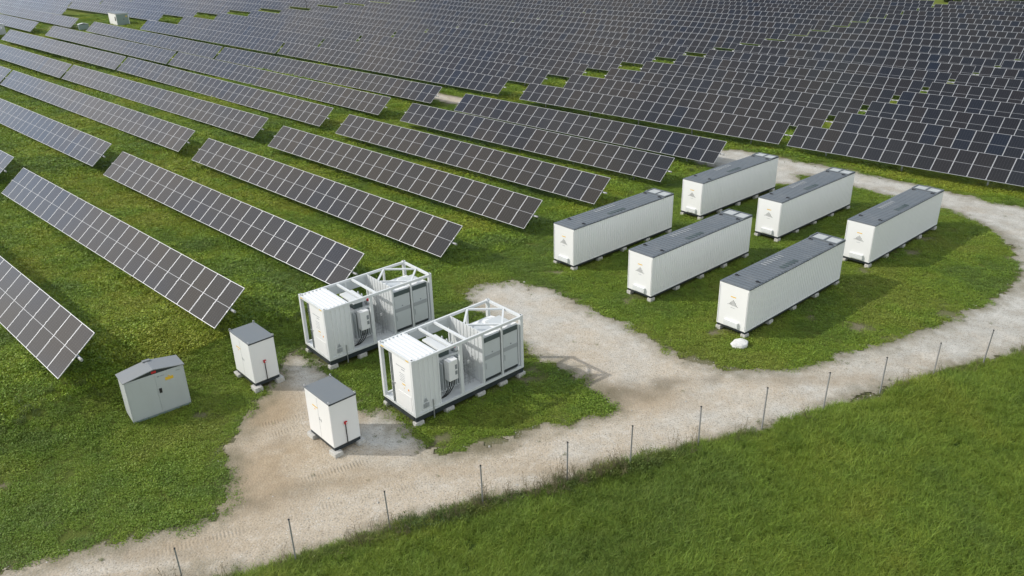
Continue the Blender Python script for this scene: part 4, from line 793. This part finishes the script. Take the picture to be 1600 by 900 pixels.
# lush meadow beyond the fence
P = sample(-14, 48, 11, 52, 66); b = beyond(P[:, 0], P[:, 1]); edge = (vnoise(P[:, 0], P[:, 1], 1.1) - .5) * .7; P = P[b > .05 + edge]; b = beyond(P[:, 0], P[:, 1])
n = len(P); z = ground(P) + np.clip(b, 0, .8) * .12
s = RNG.uniform(.75, 1.25, n) * (.70 + .6 * vnoise(P[:, 0], P[:, 1], 2.3))
col = tone(P, [(.135, .205, .034), (.16, .24, .034), (.185, .26, .036), (.22, .275, .042)], 5.0, 1.1, .09)
scatter('meadow_grass', np.c_[P, z], RNG.integers(0, 4, n), rots(n, .2), np.c_[s, s, s], col, C_meadow); print('meadow', n)
# short lawn around the containers
P = sample(-30, 38, 16, 66, 60); fl = fieldness(P[:, 0], P[:, 1]); P = P[(beyond(P[:, 0], P[:, 1]) < -1.5) & (fl < .5)]
sd = road_sd(P) + rough(P[:, 0], P[:, 1]); bald = vnoise(P[:, 0], P[:, 1], 1.6) * .6 + vnoise(P[:, 0], P[:, 1], .5) * .4
P = P[(sd > -.55) & clear_of_boxes(P) & (bald > .18 + .62 * np.clip(.35 - sd, 0, .8)) & ((sd > -.1) | (RNG.random(len(P)) < .35))]
for px, py, rr in BARE: P = P[(np.hypot(P[:, 0] - px, P[:, 1] - py) / rr + (vnoise(P[:, 0], P[:, 1], .5) - .5) * 1.2 + RNG.random(len(P)) * .3) > .62]
n = len(P); hv = vnoise(P[:, 0], P[:, 1], 1.4); s = RNG.uniform(.7, 1.3, n) * (.8 + .5 * hv)
col = np.array([1.06, 1.10, 1.04]) * tone(P, [(.125, .185, .036), (.14, .21, .032), (.165, .235, .032), (.185, .245, .034), (.20, .24, .042)], 3.6, .8, .08)
scatter('lawn_grass', np.c_[P, ground(P)], RNG.integers(0, 4, n), rots(n), np.c_[s, s, s * RNG.uniform(.7, 1.4, n)], col, C_lawn); print('lawn', n)
# rougher herbage under and between the solar rows, thinning out as it gets too small to see
allp = []
for (x0, x1, y0, y1, dn, sc) in ((-42, 62, 24, 62, 34, 1.0), (-75, 75, 62, 110, 9, 1.45), (-125, 110, 110, 190, 2.2, 2.3)):
    P = sample(x0, x1, y0, y1, dn); fl = fieldness(P[:, 0], P[:, 1]); P = P[(fl > .45)]
    sd = np.full(len(P), 9.0); nr = P[:, 1] < 100; sd[nr] = road_sd(P[nr]) + rough(P[nr, 0], P[nr, 1]); P = P[sd > 0]
    allp.append(np.c_[P, np.full(len(P), sc)])
P = np.vstack(allp); sc = P[:, 2]; P = P[:, :2]; n = len(P)
s = RNG.uniform(.65, 1.3, n) * sc * (.7 + .7 * vnoise(P[:, 0], P[:, 1], 1.9))
col = tone(P, [(.13, .20, .038), (.155, .24, .030), (.19, .28, .030), (.235, .30, .032), (.25, .29, .036)], 4.5, 1.0, .09)
scatter('field_herbage', np.c_[P, ground(P)], RNG.integers(0, 4, n), rots(n), np.c_[s, s, s * .9 / np.sqrt(sc)], col, C_field); print('field', n)
# weeds along the fence, and on the little bank where the rows end
xs = RNG.uniform(-13, 46, 5200); t = RNG.normal(0, .22, len(xs)) + .12; P = np.c_[xs, np.interp(xs, _fx, _fy) - t]; P = P[inframe(np.c_[P, np.zeros(len(P))])]
P = P[vnoise(P[:, 0], P[:, 1] * 0, 1.7) * .7 + RNG.random(len(P)) * .5 > .52]
q = RNG.random(len(P)); stk = .03 + .14 * np.exp(-((P[:, 0] - .8) / 1.4) ** 2)
idx = np.where(q > stk, RNG.integers(0, 3, len(P)), RNG.integers(3, 5, len(P)))
col = tone(P, [(.075, .115, .03), (.105, .155, .034), (.14, .18, .042), (.18, .18, .07)], 1.4, .5); col[idx >= 3] = np.array([.17, .145, .085]) * RNG.uniform(.7, 1.3, ((idx >= 3).sum(), 1))
s = RNG.uniform(.4, .95, len(P)) * (.3 + .95 * vnoise(P[:, 0], P[:, 0] * 0, 2.2)); s *= 1 + .9 * np.exp(-((P[:, 0] - 2.2) / 3.2) ** 2); s = np.where(idx >= 3, RNG.uniform(.6, 1.2, len(P)), s)
al = RNG.uniform(-37.2, -33.6, 900); ac = RNG.uniform(5, 60, 900); P2 = np.c_[E_AL[0] * al + E_AC[0] * ac, E_AL[1] * al + E_AC[1] * ac]; P2 = P2[(np.abs(fieldness(P2[:, 0], P2[:, 1]) - .5) < .5) & clear_of_boxes(P2, .2) & (vnoise(P2[:, 0], P2[:, 1], 1.5) > .42)]
tuft = sample(-20, 44, 18, 66, 2.2); sdt = road_sd(tuft); tuft = tuft[(sdt < .1) & ((sdt > -.8) | (RNG.random(len(tuft)) < .12)) & (vnoise(tuft[:, 0], tuft[:, 1], 1.2) > .5)]
P3 = np.vstack([P2, tuft]); c3 = tone(P3, [(.07, .10, .03), (.10, .14, .035), (.14, .16, .05)], 2, .6); s3 = np.r_[RNG.uniform(.4, .9, len(P2)), RNG.uniform(.15, .4, len(tuft))]
PP = np.vstack([P, P3]); ii = np.r_[idx, RNG.integers(0, 3, len(P3))]; ss = np.r_[s, s3]
scatter('verge_weeds', np.c_[PP, ground(PP)], ii, rots(len(PP), .15), np.c_[ss, ss, ss], np.vstack([col, c3]), C_weed); print('weeds', len(PP))
# loose stones on the track
P = sample(-18, 44, 18, 66, 26); sd = road_sd(P); P = P[(sd < .35) & (vnoise(P[:, 0], P[:, 1], 1.1) * .7 + RNG.random(len(P)) * .3 > .45) & clear_of_boxes(P, .1)]; n = len(P)
s = np.clip(RNG.lognormal(-3.35, .5, n), .015, .16); col = np.ones((n, 3))
scatter('loose_stones', np.c_[P, ground(P) + .02], RNG.integers(0, 4, n), rots(n, .4), np.c_[s, s, s], col, C_stone); print('stones', n)
# bushes past the end of the rows
def bush(x, y, rad, h, label, seed):
    rnd = random.Random(seed); t = thing('bush', (x, y, gz(x, y)), 0, label, 'bush', 'bushes past the end of the solar rows'); vs, fs, sh = [], [], []
    lob = [(Vector((rnd.gauss(0, .45) * rad, rnd.gauss(0, .45) * rad, h * rnd.uniform(.25, .75))), rad * rnd.uniform(.3, .55)) for _ in range(9)]
    for _ in range(2600):
        c, r = rnd.choice(lob); d = Vector((rnd.gauss(0, 1), rnd.gauss(0, 1), rnd.gauss(0, 1))).normalized(); p = c + d * r * rnd.uniform(.6, 1.08); p.z = max(p.z, .1)
        u = Vector((rnd.gauss(0, 1), rnd.gauss(0, 1), rnd.gauss(0, 1))).normalized() * rnd.uniform(.1, .2); v = u.cross(d).normalized() * u.length * .6; o = len(vs)
        vs += [p - u, p + v, p + u, p - v]; fs.append((o, o + 1, o + 2, o + 3)); k = rnd.uniform(.6, 1.3); sh += [(.035 * k, .055 * k, .016 * k)] * 4
    me = bpy.data.meshes.new('foliage'); me.from_pydata(vs, [], fs); a = me.color_attributes.new('shade', 'FLOAT_COLOR', 'POINT'); a.data.foreach_set('color', np.c_[np.array(sh), np.ones(len(sh))].astype(np.float32).ravel()); me.materials.append(M['bush']); o = bpy.data.objects.new('foliage', me); COL.objects.link(o); o.parent = t
    b = MB(); b.tube([(0, 0, -.2), (.05, 0, h * .4)], [.12, .07], 8)
    for a in range(5): b.tube([(.03, 0, h * .25), (rad * .5 * math.cos(a * 1.26), rad * .5 * math.sin(a * 1.26), h * .6)], [.05, .02], 6)
    b.build('trunk', M['post'], t)
m, tt, bb = nodes('bush_leaf'); va = tt.nodes.new('ShaderNodeAttribute'); va.attribute_name = 'shade'; tt.links.new(va.outputs['Color'], bb.inputs['Base Color']); bb.inputs['Roughness'].default_value = .7; M['bush'] = m
for i, (x, y, wd, lab) in enumerate(((104.6, 196.2, 2.2, 'dark bush filling the gap where the grass aisle meets the top edge'), (113.6, 197.2, 2.4, 'broad dark bush past the last solar row, left of the top right corner'), (119.6, 195.0, 2.6, 'dark bush past the last solar row in the top right corner'))):
    bush(x, y, wd, 2.6, lab, 60 + i)
